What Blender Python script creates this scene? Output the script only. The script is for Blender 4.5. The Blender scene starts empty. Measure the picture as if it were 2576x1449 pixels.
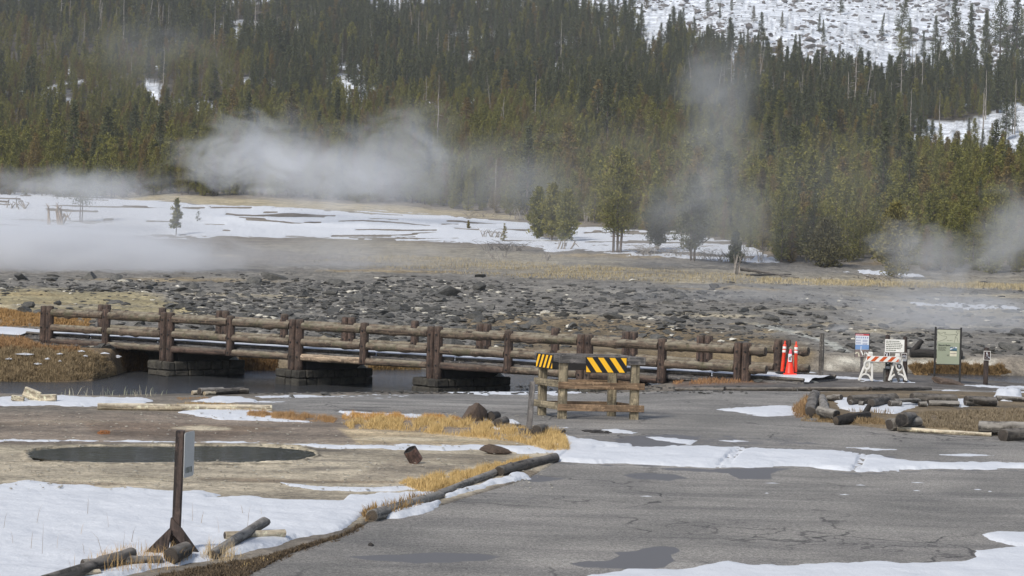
import bpy, math, random
import numpy as np
from mathutils import Vector, Matrix, noise as mnoise
random.seed(7)
rng = np.random.default_rng(7)
S = bpy.context.scene
COL = S.collection
R = math.radians
# ------------------------------------------------------------------ camera
F = 5510.0; CH = 3.5; VH = -140.0; TH = R(1.6); CT, ST = math.cos(TH), math.sin(TH)
CX, CY = 1288.0, 724.5
cam = bpy.data.cameras.new('camera'); camo = bpy.data.objects.new('camera', cam); COL.objects.link(camo)
cam.sensor_width = 36; cam.lens = 77.0; cam.clip_start = 0.5; cam.clip_end = 8000
camo.location = (0, 0, CH); camo.rotation_euler = (R(90), -TH, 0)
cam.shift_x = -3.9 / 2576; cam.shift_y = VH * CT / 2576
S.camera = camo
def ray(px, py):
    dx = np.asarray(px, float) - CX; dy = np.asarray(py, float) - CY
    u = dx * CT + dy * ST; v = -dx * ST + dy * CT
    return u / F, -(v - VH) / F
def at(px, py, Y):
    a, b = ray(px, py); return Vector((float(a) * Y, Y, CH + float(b) * Y))
def proj(x, y, z):
    u = x / y * F; v = VH - (z - CH) / y * F
    return CX + u * CT - v * ST, CY + u * ST + v * CT
def sm(t): t = np.clip(t, 0, 1); return t * t * (3 - 2 * t)
# ------------------------------------------------------------------ noise
def vn(x, y, seed=0):
    xi = np.floor(x).astype(np.int64); yi = np.floor(y).astype(np.int64)
    fx = x - xi; fy = y - yi; fx = fx * fx * (3 - 2 * fx); fy = fy * fy * (3 - 2 * fy)
    def h(i, j):
        n = (i * 374761393 + j * 668265263 + seed * 974634777) & 0xffffffff
        n = ((n ^ (n >> 13)) * 1274126177) & 0xffffffff
        n = ((n ^ (n >> 16)) * 2246822519) & 0xffffffff
        return ((n ^ (n >> 15)) & 0xffff) / 65535.0
    return (h(xi, yi) * (1 - fx) + h(xi + 1, yi) * fx) * (1 - fy) + (h(xi, yi + 1) * (1 - fx) + h(xi + 1, yi + 1) * fx) * fy
def fbm(x, y, seed=0, o=4):
    s = 0; a = .5; t = 0
    for i in range(o):
        s = s + a * vn(x * 2 ** i + 13.7 * i, y * 2 ** i - 7.1 * i, seed + i); t += a; a *= .5
    return s / t - .5
# ------------------------------------------------------------------ terrain
def colx(px): return (np.asarray(px, float) - CX) / F
def icol(a, pts):
    p = np.array(pts, float); return np.interp(a, colx(p[:, 0]), p[:, 1])
NEAR = [(-300, 49), (150, 49.2), (600, 50.3), (1000, 52), (1288, 52.6), (1600, 54), (1740, 56), (1850, 59.5), (2000, 61), (2300, 60.3), (2576, 59), (3200, 58)]
FAR = [(-300, 59), (0, 59.5), (180, 59.8), (240, 60.6), (285, 62.4), (330, 65), (600, 66.5), (1000, 69), (1288, 71), (1600, 72.5), (1900, 74), (2300, 75), (3200, 75)]
FP = [-600, 0, 640, 1288, 1600, 1900, 2576, 3200]
FY = [60, 76, 90, 130, 180, 230, 310, 400, 500, 600, 700, 800, 900, 1000, 1150, 1400, 2200]
HL = [14, 25.5, 38, 53, 70, 90, 112, 150, 215, 420]
FZ = np.array([
 [-.15, -.3, -.3, -.3, .8, 2.0, 6.6] + HL,
 [-.15, -.3, -.3, -.3, .8, 2.16, 6.9] + HL,
 [-.2, -.3, -.35, -.3, 1.0, 2.3, 7.5] + HL,
 [-.3, -.35, -.4, -.3, 1.5, 3.0, 6.0] + HL,
 [-.3, -.35, -.3, .1, 1.7, 3.4, 6.2] + HL,
 [-.3, -.35, -.2, .2, 1.35, 3.8, 8.0] + HL,
 [-.3, -.35, -.3, -.1, .75, 4.0, 9.5] + HL,
 [-.3, -.35, -.3, -.1, .75, 4.0, 9.5] + HL])
def far_z(a, Y):
    res = np.zeros_like(Y)
    cols = [np.interp(Y, FY, FZ[i]) for i in range(len(FP))]
    fp = colx(FP); k = np.clip(np.searchsorted(fp, a) - 1, 0, len(FP) - 2)
    t = sm((a - fp[k]) / (fp[k + 1] - fp[k])); C = np.stack(cols)
    idx = np.arange(Y.size)
    return C[k, idx] * (1 - t) + C[k + 1, idx] * t
def T(x, y):
    x = np.atleast_1d(np.asarray(x, float)); y = np.atleast_1d(np.asarray(y, float)); sh = x.shape
    x = x.ravel(); y = y.ravel()
    a = x / np.maximum(y, 1); yn = icol(a, NEAR); yf = icol(a, FAR)
    zb = icol(a, [(0, -.5), (600, -.38), (1500, -.36), (1800, -.1), (2300, -.08), (2576, -.2)])
    z = zb * sm((y - 43) / (yn - 43))
    zf = far_z(a, y)
    r0 = sm((y - yn) / 1.6); rl = icol(a, [(-300, 6.), (240, 5.), (330, 2.4), (3000, 2.4)]); r1 = sm((y - (yf - rl * .5)) / rl)
    z = z * (1 - r0) + (-1.7) * r0
    z = z * (1 - r1) + zf * r1
    # hillside swells
    hs = sm((y - 330) / 200)
    z = z + hs * (fbm(x / 90, y / 140, 5, 3) * 16 + 5 * np.exp(-((a - colx(2520)) / .03) ** 2 - ((y - 470) / 70) ** 2))
    return z.reshape(sh)
def G(px, py, y0=19, y1=1300, n=500, dz=0.0):
    px = np.atleast_1d(np.asarray(px, float)); py = np.atleast_1d(np.asarray(py, float))
    Ys = np.geomspace(y0, y1, n); outY = np.empty(px.size)
    for c in range(0, px.size, 2000):
        a, b = ray(px[c:c + 2000], py[c:c + 2000])
        YY = np.broadcast_to(Ys, (a.size, n)); D = CH + b[:, None] * YY - T(a[:, None] * YY, YY) - dz
        below = D < 0; below[:, -1] = True
        k = np.maximum(below.argmax(1), 1); i = np.arange(a.size)
        d0 = D[i, k - 1]; d1 = D[i, k]; t = np.clip(d0 / np.where(np.abs(d0 - d1) < 1e-9, 1, d0 - d1), 0, 1)
        outY[c:c + 2000] = Ys[k - 1] + (Ys[k] - Ys[k - 1]) * t
    a, b = ray(px, py)
    return a * outY, outY, CH + b * outY
def g(px, py, y0=19, y1=1300, dz=0.0):
    x, y, z = G([px], [py], y0, y1, dz=dz); return Vector((x[0], y[0], z[0]))
def gr(px, py, h=0.0, y0=19, y1=1300):
    """ground point under a pixel, lifted by h metres, keeping its pixel"""
    p = g(px, py, y0, y1, dz=h); return p
# signed distance (inside positive) to polygon, in picture-scale units
def sdf(poly, X, Y):
    P = np.array(poly, float); out = np.full(X.shape, -60.0)
    m = (X > P[:, 0].min() - 50) & (X < P[:, 0].max() + 50) & (Y > P[:, 1].min() - 50) & (Y < P[:, 1].max() + 50)
    x = X[m]; y = Y[m]; d = np.full(x.shape, 1e9); ins = np.zeros(x.shape, bool)
    n = len(P)
    for i in range(n):
        x0, y0 = P[i]; x1, y1 = P[(i + 1) % n]
        ex, ey = x1 - x0, y1 - y0; L = ex * ex + ey * ey + 1e-9
        # vertical picture distance counts more: surfaces are foreshortened
        t = np.clip(((x - x0) * ex + (y - y0) * ey) / L, 0, 1)
        d = np.minimum(d, np.hypot((x - x0 - t * ex) * .45, (y - y0 - t * ey)))
        c = ((y0 > y) != (y1 > y)) & (x < (x1 - x0) * (y - y0) / (y1 - y0 + 1e-12) + x0)
        ins ^= c
    out[m] = np.where(ins, d, -d); return np.clip(out, -60, 60)
def inpoly(poly, X, Y): return sdf(poly, np.asarray(X, float), np.asarray(Y, float)) > 0
def lin(c):
    c = np.array(c, float) / 255; return np.where(c <= .04045, c / 12.92, ((c + .055) / 1.055) ** 2.4)
# ------------------------------------------------------------------ materials
class NT:
    def __init__(s, name):
        s.m = bpy.data.materials.new(name); s.m.use_nodes = True; s.t = s.m.node_tree; s.n = s.t.nodes; s.l = s.t.links
        s.b = s.n['Principled BSDF']; s.out = s.n['Material Output']
    def node(s, ty, **kw):
        n = s.n.new(ty)
        for k, v in kw.items():
            if k in n.inputs.keys() if isinstance(k, str) else False: pass
            setattr(n, k, v)
        return n
    def link(s, a, b): s.l.new(a, b)
    def setin(s, sock, v):
        if isinstance(v, bpy.types.NodeSocket): s.link(v, sock)
        elif isinstance(v, (tuple, list, np.ndarray)):
            v = tuple(float(q) for q in v)
            sock.default_value = v + (1.0,) if len(v) == 3 and sock.type == 'RGBA' else v
        else: sock.default_value = v
    def noise(s, vec, scale, detail=4, rough=.55, dist=0):
        n = s.node('ShaderNodeTexNoise'); s.link(vec, n.inputs['Vector']); n.inputs['Scale'].default_value = scale
        n.inputs['Detail'].default_value = detail; n.inputs['Roughness'].default_value = rough; n.inputs['Distortion'].default_value = dist
        return n.outputs['Fac']
    def vor(s, vec, scale, feature='F1', out='Distance'):
        n = s.node('ShaderNodeTexVoronoi', feature=feature); s.link(vec, n.inputs['Vector']); n.inputs['Scale'].default_value = scale
        return n.outputs[out]
    def obj(s): return s.node('ShaderNodeTexCoord').outputs['Object']
    def pos(s): return s.node('ShaderNodeNewGeometry').outputs['Position']
    def attr(s, name, out='Color'): n = s.node('ShaderNodeAttribute', attribute_name=name); return n.outputs[out]
    def rnd(s): return s.node('ShaderNodeObjectInfo').outputs['Random']
    def scale(s, vec, v):
        n = s.node('ShaderNodeVectorMath', operation='MULTIPLY'); s.link(vec, n.inputs[0]); n.inputs[1].default_value = v; return n.outputs[0]
    def math(s, op, a, b=0.0, c=0.0, clamp=False):
        n = s.node('ShaderNodeMath', operation=op, use_clamp=clamp)
        for i, v in enumerate((a, b, c)): s.setin(n.inputs[i], v)
        return n.outputs[0]
    def mapr(s, v, a, b, c=0., d=1., smooth=False):
        n = s.node('ShaderNodeMapRange'); n.clamp = True
        if smooth: n.interpolation_type = 'SMOOTHSTEP'
        s.setin(n.inputs[0], v)
        for i, q in enumerate((a, b, c, d)): s.setin(n.inputs[i + 1], q)
        return n.outputs[0]
    def mix(s, f, a, b, mode='MIX'):
        n = s.node('ShaderNodeMix', data_type='RGBA', blend_type=mode); s.setin(n.inputs[0], f); s.setin(n.inputs[6], a); s.setin(n.inputs[7], b)
        return n.outputs[2]
    def bump(s, h, strength, dist, normal=None):
        n = s.node('ShaderNodeBump'); s.setin(n.inputs['Height'], h); n.inputs['Strength'].default_value = strength; n.inputs['Distance'].default_value = dist
        if normal is not None: s.link(normal, n.inputs['Normal'])
        return n.outputs[0]
    def fin(s, col, rough=.8, normal=None, **kw):
        s.setin(s.b.inputs['Base Color'], col); s.setin(s.b.inputs['Roughness'], rough)
        if normal is not None: s.link(normal, s.b.inputs['Normal'])
        for k, v in kw.items(): s.setin(s.b.inputs[k.replace('_', ' ')], v)
        return s.m
def plain(name, c, rough=.6, var=.12, scale=6., bumpd=.002, **kw):
    n = NT(name); o = n.obj(); f = n.noise(o, scale, 5, .6); f2 = n.noise(o, scale * 9, 3, .6)
    c = lin(c); k = n.mapr(n.math('ADD', n.math('MULTIPLY', f, .6), n.math('MULTIPLY', f2, .4)), .3, .7, 1 - var, 1 + var)
    col = n.mix(1, tuple(c), k, 'MULTIPLY'); kk = n.node('ShaderNodeCombineColor')
    for i in range(3): n.link(k, kk.inputs[i])
    col = n.mix(1, tuple(c), kk.outputs[0], 'MULTIPLY')
    return n.fin(col, rough, n.bump(f2, .5, bumpd), **kw)
def wood(name, c1, c2, c3=None, grain=60., rough=.85, top=None, cracks=.35):
    """weathered timber; 'grain' attribute runs along the piece"""
    n = NT(name); gv = n.attr('grain', 'Vector')
    a = n.noise(gv, grain * .25, 6, .65, .3); b = n.noise(gv, grain, 5, .7); c = n.noise(n.obj(), 2.2, 4, .6); d = n.noise(n.obj(), 14, 4, .7)
    col = n.mix(n.mapr(a, .42, .58), lin(tuple(v * .85 for v in c1)), lin(tuple(v * 1.1 for v in c2)))
    if c3 is not None: col = n.mix(n.mapr(c, .5, .66), col, lin(c3))
    col = n.mix(n.mapr(d, .54, .66, 0, .6), col, lin(tuple(min(255, v * 1.4) for v in c2))); e_ = n.noise(n.obj(), 5, 5, .7); col = n.mix(n.mapr(e_, .50, .62, 0, .6), col, lin(tuple(v * .6 for v in c1)))
    crack = n.mapr(b, .36, .47, 1, 0)
    col = n.mix(n.math('MULTIPLY', crack, cracks + .3), col, lin(tuple(v * .35 for v in c1)))
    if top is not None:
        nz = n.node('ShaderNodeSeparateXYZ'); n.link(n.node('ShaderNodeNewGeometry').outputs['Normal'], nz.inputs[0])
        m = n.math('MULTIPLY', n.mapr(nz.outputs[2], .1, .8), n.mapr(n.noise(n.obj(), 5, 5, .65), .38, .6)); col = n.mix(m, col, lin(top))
    h = n.math('ADD', n.math('MULTIPLY', b, .7), n.math('MULTIPLY', a, .6))
    return n.fin(col, rough, n.bump(h, .9, .012))
def endgrain(name, c):
    n = NT(name); gv = n.attr('grain', 'Vector')
    w = n.node('ShaderNodeTexWave', wave_type='RINGS', rings_direction='Z'); n.link(gv, w.inputs[0]); w.inputs['Scale'].default_value = 18; w.inputs['Distortion'].default_value = 2
    f = n.noise(n.obj(), 12, 5, .7)
    col = n.mix(n.mapr(w.outputs['Fac'], .2, .8, .15, .85), lin(c), lin(tuple(v * .6 for v in c))); col = n.mix(n.mapr(f, .45, .7, 0, .7), col, lin(tuple(v * .45 for v in c)))
    return n.fin(col, .9, n.bump(f, .6, .01))
M = {}
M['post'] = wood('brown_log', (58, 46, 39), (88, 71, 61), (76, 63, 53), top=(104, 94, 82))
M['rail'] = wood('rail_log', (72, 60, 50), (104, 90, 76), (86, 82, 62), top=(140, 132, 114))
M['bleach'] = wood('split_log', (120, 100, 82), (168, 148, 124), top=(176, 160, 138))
M['timber'] = wood('pale_timber', (112, 102, 82), (144, 132, 108), (106, 98, 80), cracks=.2)
M['timber_brown'] = wood('brown_plank', (108, 84, 62), (140, 116, 90), (120, 100, 78), cracks=.2)
M['timber_grey'] = wood('grey_plank', (78, 76, 76), (108, 104, 100), cracks=.2)
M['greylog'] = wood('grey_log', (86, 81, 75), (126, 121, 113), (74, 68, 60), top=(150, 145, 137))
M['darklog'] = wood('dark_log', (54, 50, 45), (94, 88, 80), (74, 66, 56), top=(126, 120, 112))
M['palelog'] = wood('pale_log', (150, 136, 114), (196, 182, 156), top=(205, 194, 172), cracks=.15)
M['bark'] = wood('pine_bark', (70, 60, 52), (104, 92, 80))
M['snag'] = wood('dead_trunk', (122, 116, 108), (160, 152, 142), cracks=.1)
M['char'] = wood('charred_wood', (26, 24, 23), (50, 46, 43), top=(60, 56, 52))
M['signpost'] = wood('dark_signpost', (50, 42, 38), (74, 62, 56), cracks=.3)
M['end'] = endgrain('cut_log_end', (96, 84, 70)); M['endd'] = endgrain('dark_cut_end', (80, 72, 64)); M['endp'] = endgrain('pale_cut_end', (190, 172, 142))
M['white'] = plain('white_plastic', (225, 222, 214), .5, .1, 8)
M['orange'] = plain('orange_plastic', (235, 72, 40), .45, .08, 8)
M['cone'] = plain('cone_plastic', (250, 62, 38), .45, .08, 8)
M['pink'] = plain('faded_cone_tip', (240, 90, 100), .5)
M['rubber'] = plain('black_rubber', (32, 32, 32), .7)
M['reflw'] = plain('reflective_white', (232, 230, 222), .4)
M['sorange'] = plain('orange_sheeting', (196, 84, 30), .4)
M['syellow'] = plain('yellow_sheeting', (252, 192, 34), .4, .08)
M['sblack'] = plain('black_sheeting', (22, 22, 24), .4, .1)
M['metal'] = plain('dark_bronze_metal', (44, 42, 40), .5)
M['panel'] = plain('sage_panel', (150, 156, 134), .5, .05)
M['panelmap'] = plain('map_panel', (180, 181, 160), .5, .05)
M['ink'] = plain('grey_ink', (96, 98, 84), .7); M['inkd'] = plain('dark_ink', (46, 48, 44), .7)
M['red'] = plain('red_ink', (190, 36, 48), .5); M['paper'] = plain('white_panel', (216, 220, 224), .5, .05)
M['blue'] = plain('blue_print', (120, 152, 196), .5, .2); M['bluegrey'] = plain('lilac_text', (140, 148, 176), .6)
M['photo'] = plain('brown_print', (132, 118, 112), .5, .5, 25)
M['sky_print'] = plain('teal_print', (70, 106, 122), .5, .2); M['cream'] = plain('cream_print', (214, 208, 184), .5, .2)
M['brownsign'] = plain('brown_sign', (58, 36, 32), .5); M['alu'] = plain('aluminium', (196, 196, 192), .45, .08)
M['concrete'] = plain('concrete', (92, 90, 84), .9, .3, 4, .01); M['shadedconcrete'] = plain('shaded_concrete', (58, 57, 56), .9, .4, 4, .01)
M['orangestain'] = plain('orange_lichen', (150, 84, 48), .9, .4, 6, .01)
def stone(name, c1, c2, c3, sc=3.):
    n = NT(name); o = n.obj(); a = n.noise(o, sc, 6, .65); b = n.noise(o, sc * 5, 5, .7); v = n.vor(o, sc * 2.5)
    col = n.mix(n.mapr(a, .35, .65), lin(c1), lin(c2)); col = n.mix(n.mapr(b, .52, .72, 0, .8), col, lin(c3))
    r = n.rnd(); k = n.mapr(r, 0, 1, .7, 1.3); kk = n.node('ShaderNodeCombineColor')
    for i in range(3): n.link(k, kk.inputs[i])
    col = n.mix(1, col, kk.outputs[0], 'MULTIPLY')
    return n.fin(col, .92, n.bump(n.math('ADD', a, n.math('MULTIPLY', b, .6)), .9, .05))
M['rock'] = stone('dark_hot_spring_rock', (66, 66, 63), (100, 98, 93), (134, 131, 123))
M['palerock'] = stone('pale_rock', (170, 164, 148), (205, 200, 186), (130, 126, 112))
M['redrock'] = stone('reddish_rock', (100, 86, 76), (126, 108, 94), (80, 70, 62), 6)
M['masonry'] = stone('pier_stone', (52, 49, 44), (86, 82, 72), (36, 35, 33), 4)
M['boulder'] = stone('talus_boulder', (92, 88, 86), (124, 118, 114), (70, 66, 64), 1)
# ground
def mk_ground(name, bumpd=.04, fs=1.0):
    n = NT(name); p = n.pos(); c = n.attr('Col')
    a = n.noise(p, 1.3 * fs, 7, .65); b = n.noise(p, 9 * fs, 5, .7); st = n.noise(n.scale(p, (.35, 1.2, 1)), 3 * fs, 6, .7)
    gr_ = n.noise(p, 34 * fs, 4, .75)
    k = n.mapr(n.math('ADD', n.math('ADD', n.math('MULTIPLY', a, .3), n.math('MULTIPLY', b, .35)), n.math('MULTIPLY', gr_, .35)), .41, .59, .55, 1.65)
    kk = n.node('ShaderNodeCombineColor')
    for i in range(3): n.link(k, kk.inputs[i])
    far_ = n.noise(n.scale(p, (.35, 1, 1)), .7 * fs, 8, .72); kf = n.mapr(far_, .38, .62, .68, 1.36); k2 = n.node('ShaderNodeCombineColor')
    for i in range(3): n.link(kf, k2.inputs[i])
    c = n.mix(1, c, k2.outputs[0], 'MULTIPLY')
    col = n.mix(1, c, kk.outputs[0], 'MULTIPLY'); col = n.mix(n.mapr(st, .55, .72, 0, .55), col, lin((72, 66, 58)))
    return n.fin(col, .95, n.bump(n.math('ADD', b, n.math('MULTIPLY', st, .8)), .8, bumpd))
M['ground'] = mk_ground('meadow_soil'); M['hill'] = mk_ground('hillside_soil', .4, .2)
n = NT('asphalt'); p = n.pos(); w = n.attr('wet', 'Fac')
big = n.noise(p, .35, 5, .6, .5); st = n.noise(n.scale(p, (.25, 1.0, 1)), 1.1, 6, .65, .6); fine = n.noise(p, 40, 3, .8); mid = n.noise(p, 16, 4, .75)
col = n.mix(n.mapr(big, .35, .65), lin((122, 119, 113)), lin((158, 153, 145))); col = n.mix(n.mapr(st, .47, .66, 0, .6), col, lin((98, 96, 94))); st2 = n.noise(n.scale(p, (.12, .9, 1)), .8, 7, .7, 1.2); col = n.mix(n.mapr(st2, .55, .68, 0, .5), col, lin((172, 168, 160)))
agg = n.mapr(n.math('ADD', n.math('MULTIPLY', fine, .6), n.math('MULTIPLY', mid, .4)), .41, .59, .5, 1.5); kk = n.node('ShaderNodeCombineColor')
for i in range(3): n.link(agg, kk.inputs[i])
col = n.mix(1, col, kk.outputs[0], 'MULTIPLY')
wp = n.node('ShaderNodeVectorMath', operation='ADD'); nz = n.node('ShaderNodeTexNoise'); n.link(p, nz.inputs[0]); nz.inputs['Scale'].default_value = 1.2; nz.inputs['Detail'].default_value = 6
n.link(n.scale(nz.outputs['Color'], (1.5, 1.5, 0)), wp.inputs[0]); n.link(p, wp.inputs[1])
cr = n.vor(wp.outputs[0], .33, 'DISTANCE_TO_EDGE'); cr2 = n.vor(wp.outputs[0], 1.4, 'DISTANCE_TO_EDGE'); cm = n.noise(p, .22, 3, .5)
crk = n.math('MAXIMUM', n.math('MULTIPLY', n.mapr(cr, .004, .012, 1, 0), n.mapr(cm, .47, .56)), n.math('MULTIPLY', n.mapr(cr2, .01, .03, .8, 0), n.mapr(cm, .56, .62)))
col = n.mix(n.math('MULTIPLY', crk, .75), col, lin((52, 50, 50)))
wet = n.mapr(n.math('ADD', w, n.math('MULTIPLY', n.math('SUBTRACT', n.noise(p, 3, 6, .7), .5), 1.6)), .40, .58)
col = n.mix(wet, col, lin((103, 101, 100)))
rough = n.mapr(wet, 0, 1, .9, .62)
M['asphalt'] = n.fin(col, rough, n.bump(n.math('ADD', n.math('MULTIPLY', agg, n.mapr(wet, 0, 1, 1, .1)), n.math('MULTIPLY', crk, -1.5)), .7, .008))
n = NT('snow_cover'); p = n.pos(); a = n.noise(p, 1.6, 6, .6); b = n.noise(p, 22, 4, .7); dk = n.noise(n.scale(p, (.5, 1, 1)), .9, 6, .7)
col = n.mix(n.mapr(dk, .56, .75, 0, .5), (.67, .69, .715), (.50, .52, .55)); sp = n.noise(p, 45, 2, .8); col = n.mix(n.mapr(sp, .66, .74, 0, .7), col, (.3, .27, .22)); gs_ = n.noise(n.scale(p, (.4, 1, 1)), 7, 6, .75); col = n.mix(n.mapr(gs_, .56, .72, 0, .45), col, (.46, .46, .46))
M['snow'] = n.fin(col, .75, n.bump(n.math('ADD', a, n.math('MULTIPLY', b, .25)), .7, .06), Subsurface_Weight=0.0)
n = NT('river_water'); p = n.pos(); a = n.noise(n.scale(p, (.5, 1.6, 1)), 2.2, 5, .6, .4); b = n.noise(n.scale(p, (.7, 2, 1)), 9, 3, .6)
M['river'] = n.fin((.05, .052, .055), .15, n.bump(n.math('ADD', a, n.math('MULTIPLY', b, .5)), .7, .07), IOR=1.33)
n = NT('pool_water'); p = n.pos(); a = n.noise(n.scale(p, (.6, 1.6, 1)), 4, 4, .6)
M['pool'] = n.fin((.022, .024, .028), .05, n.bump(a, .35, .008), IOR=1.33)
def needles(name, c1, c2, c3):
    n = NT(name); r = n.rnd(); cv = n.attr('tint', 'Fac'); pz = n.noise(n.obj(), 1.5, 3, .6)
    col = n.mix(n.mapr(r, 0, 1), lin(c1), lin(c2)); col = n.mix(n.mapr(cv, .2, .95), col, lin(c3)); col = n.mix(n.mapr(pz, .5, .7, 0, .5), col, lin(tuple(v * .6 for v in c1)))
    col = n.mix(n.mapr(n.math('FRACT', n.math('MULTIPLY', r, 13.7)), .90, .98, 0, .4), col, lin((112, 90, 62)))
    return n.fin(col, .8, Specular_IOR_Level=.2)
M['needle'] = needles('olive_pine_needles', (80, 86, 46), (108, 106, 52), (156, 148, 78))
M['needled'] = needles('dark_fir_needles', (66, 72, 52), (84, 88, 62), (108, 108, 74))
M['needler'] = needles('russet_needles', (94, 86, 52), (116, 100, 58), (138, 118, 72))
n = NT('dry_grass'); M['grass'] = n.fin(n.attr('Col'), .85, Specular_IOR_Level=.2)
# ------------------------------------------------------------------ tagging
def tag(o, label=None, cat=None, group=None, kind=None):
    if label: o['label'] = label
    if cat: o['category'] = cat
    if group: o['group'] = group
    if kind: o['kind'] = kind
    return o
def empty(name, loc, label, cat, group=None):
    o = bpy.data.objects.new(name, None); COL.objects.link(o); o.location = loc; o.empty_display_size = .2
    tag(o, label, cat, group); return o
def np_obj(name, V, Fc, mats, parent=None, smooth=True, attrs=None, mi=None):
    me = bpy.data.meshes.new(name); V = np.asarray(V, np.float32)
    if parent is not None: V = V - np.array(parent_loc(parent), np.float32)
    Fc = np.asarray(Fc, np.int32); k = Fc.shape[1]
    me.vertices.add(len(V)); me.vertices.foreach_set('co', V.ravel())
    me.loops.add(Fc.size); me.loops.foreach_set('vertex_index', Fc.ravel())
    me.polygons.add(len(Fc)); me.polygons.foreach_set('loop_start', np.arange(0, Fc.size, k, dtype=np.int32)); me.polygons.foreach_set('loop_total', np.full(len(Fc), k, np.int32))
    for m in (mats if isinstance(mats, (list, tuple)) else [mats]): me.materials.append(m)
    if mi is not None: me.polygons.foreach_set('material_index', np.asarray(mi, np.int32))
    me.polygons.foreach_set('use_smooth', np.full(len(Fc), smooth, bool))
    me.update(calc_edges=True)
    for nm, (ty, arr) in (attrs or {}).items():
        at_ = me.attributes.new(nm, ty, 'POINT'); arr = np.asarray(arr, np.float32)
        at_.data.foreach_set({'FLOAT': 'value', 'FLOAT_COLOR': 'color', 'FLOAT_VECTOR': 'vector'}[ty], arr.ravel())
    o = bpy.data.objects.new(name, me); COL.objects.link(o)
    if parent is not None: o.parent = parent
    return o
def parent_loc(p):
    l = Vector(p.location)
    while p.parent: p = p.parent; l += Vector(p.location)
    return l
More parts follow.
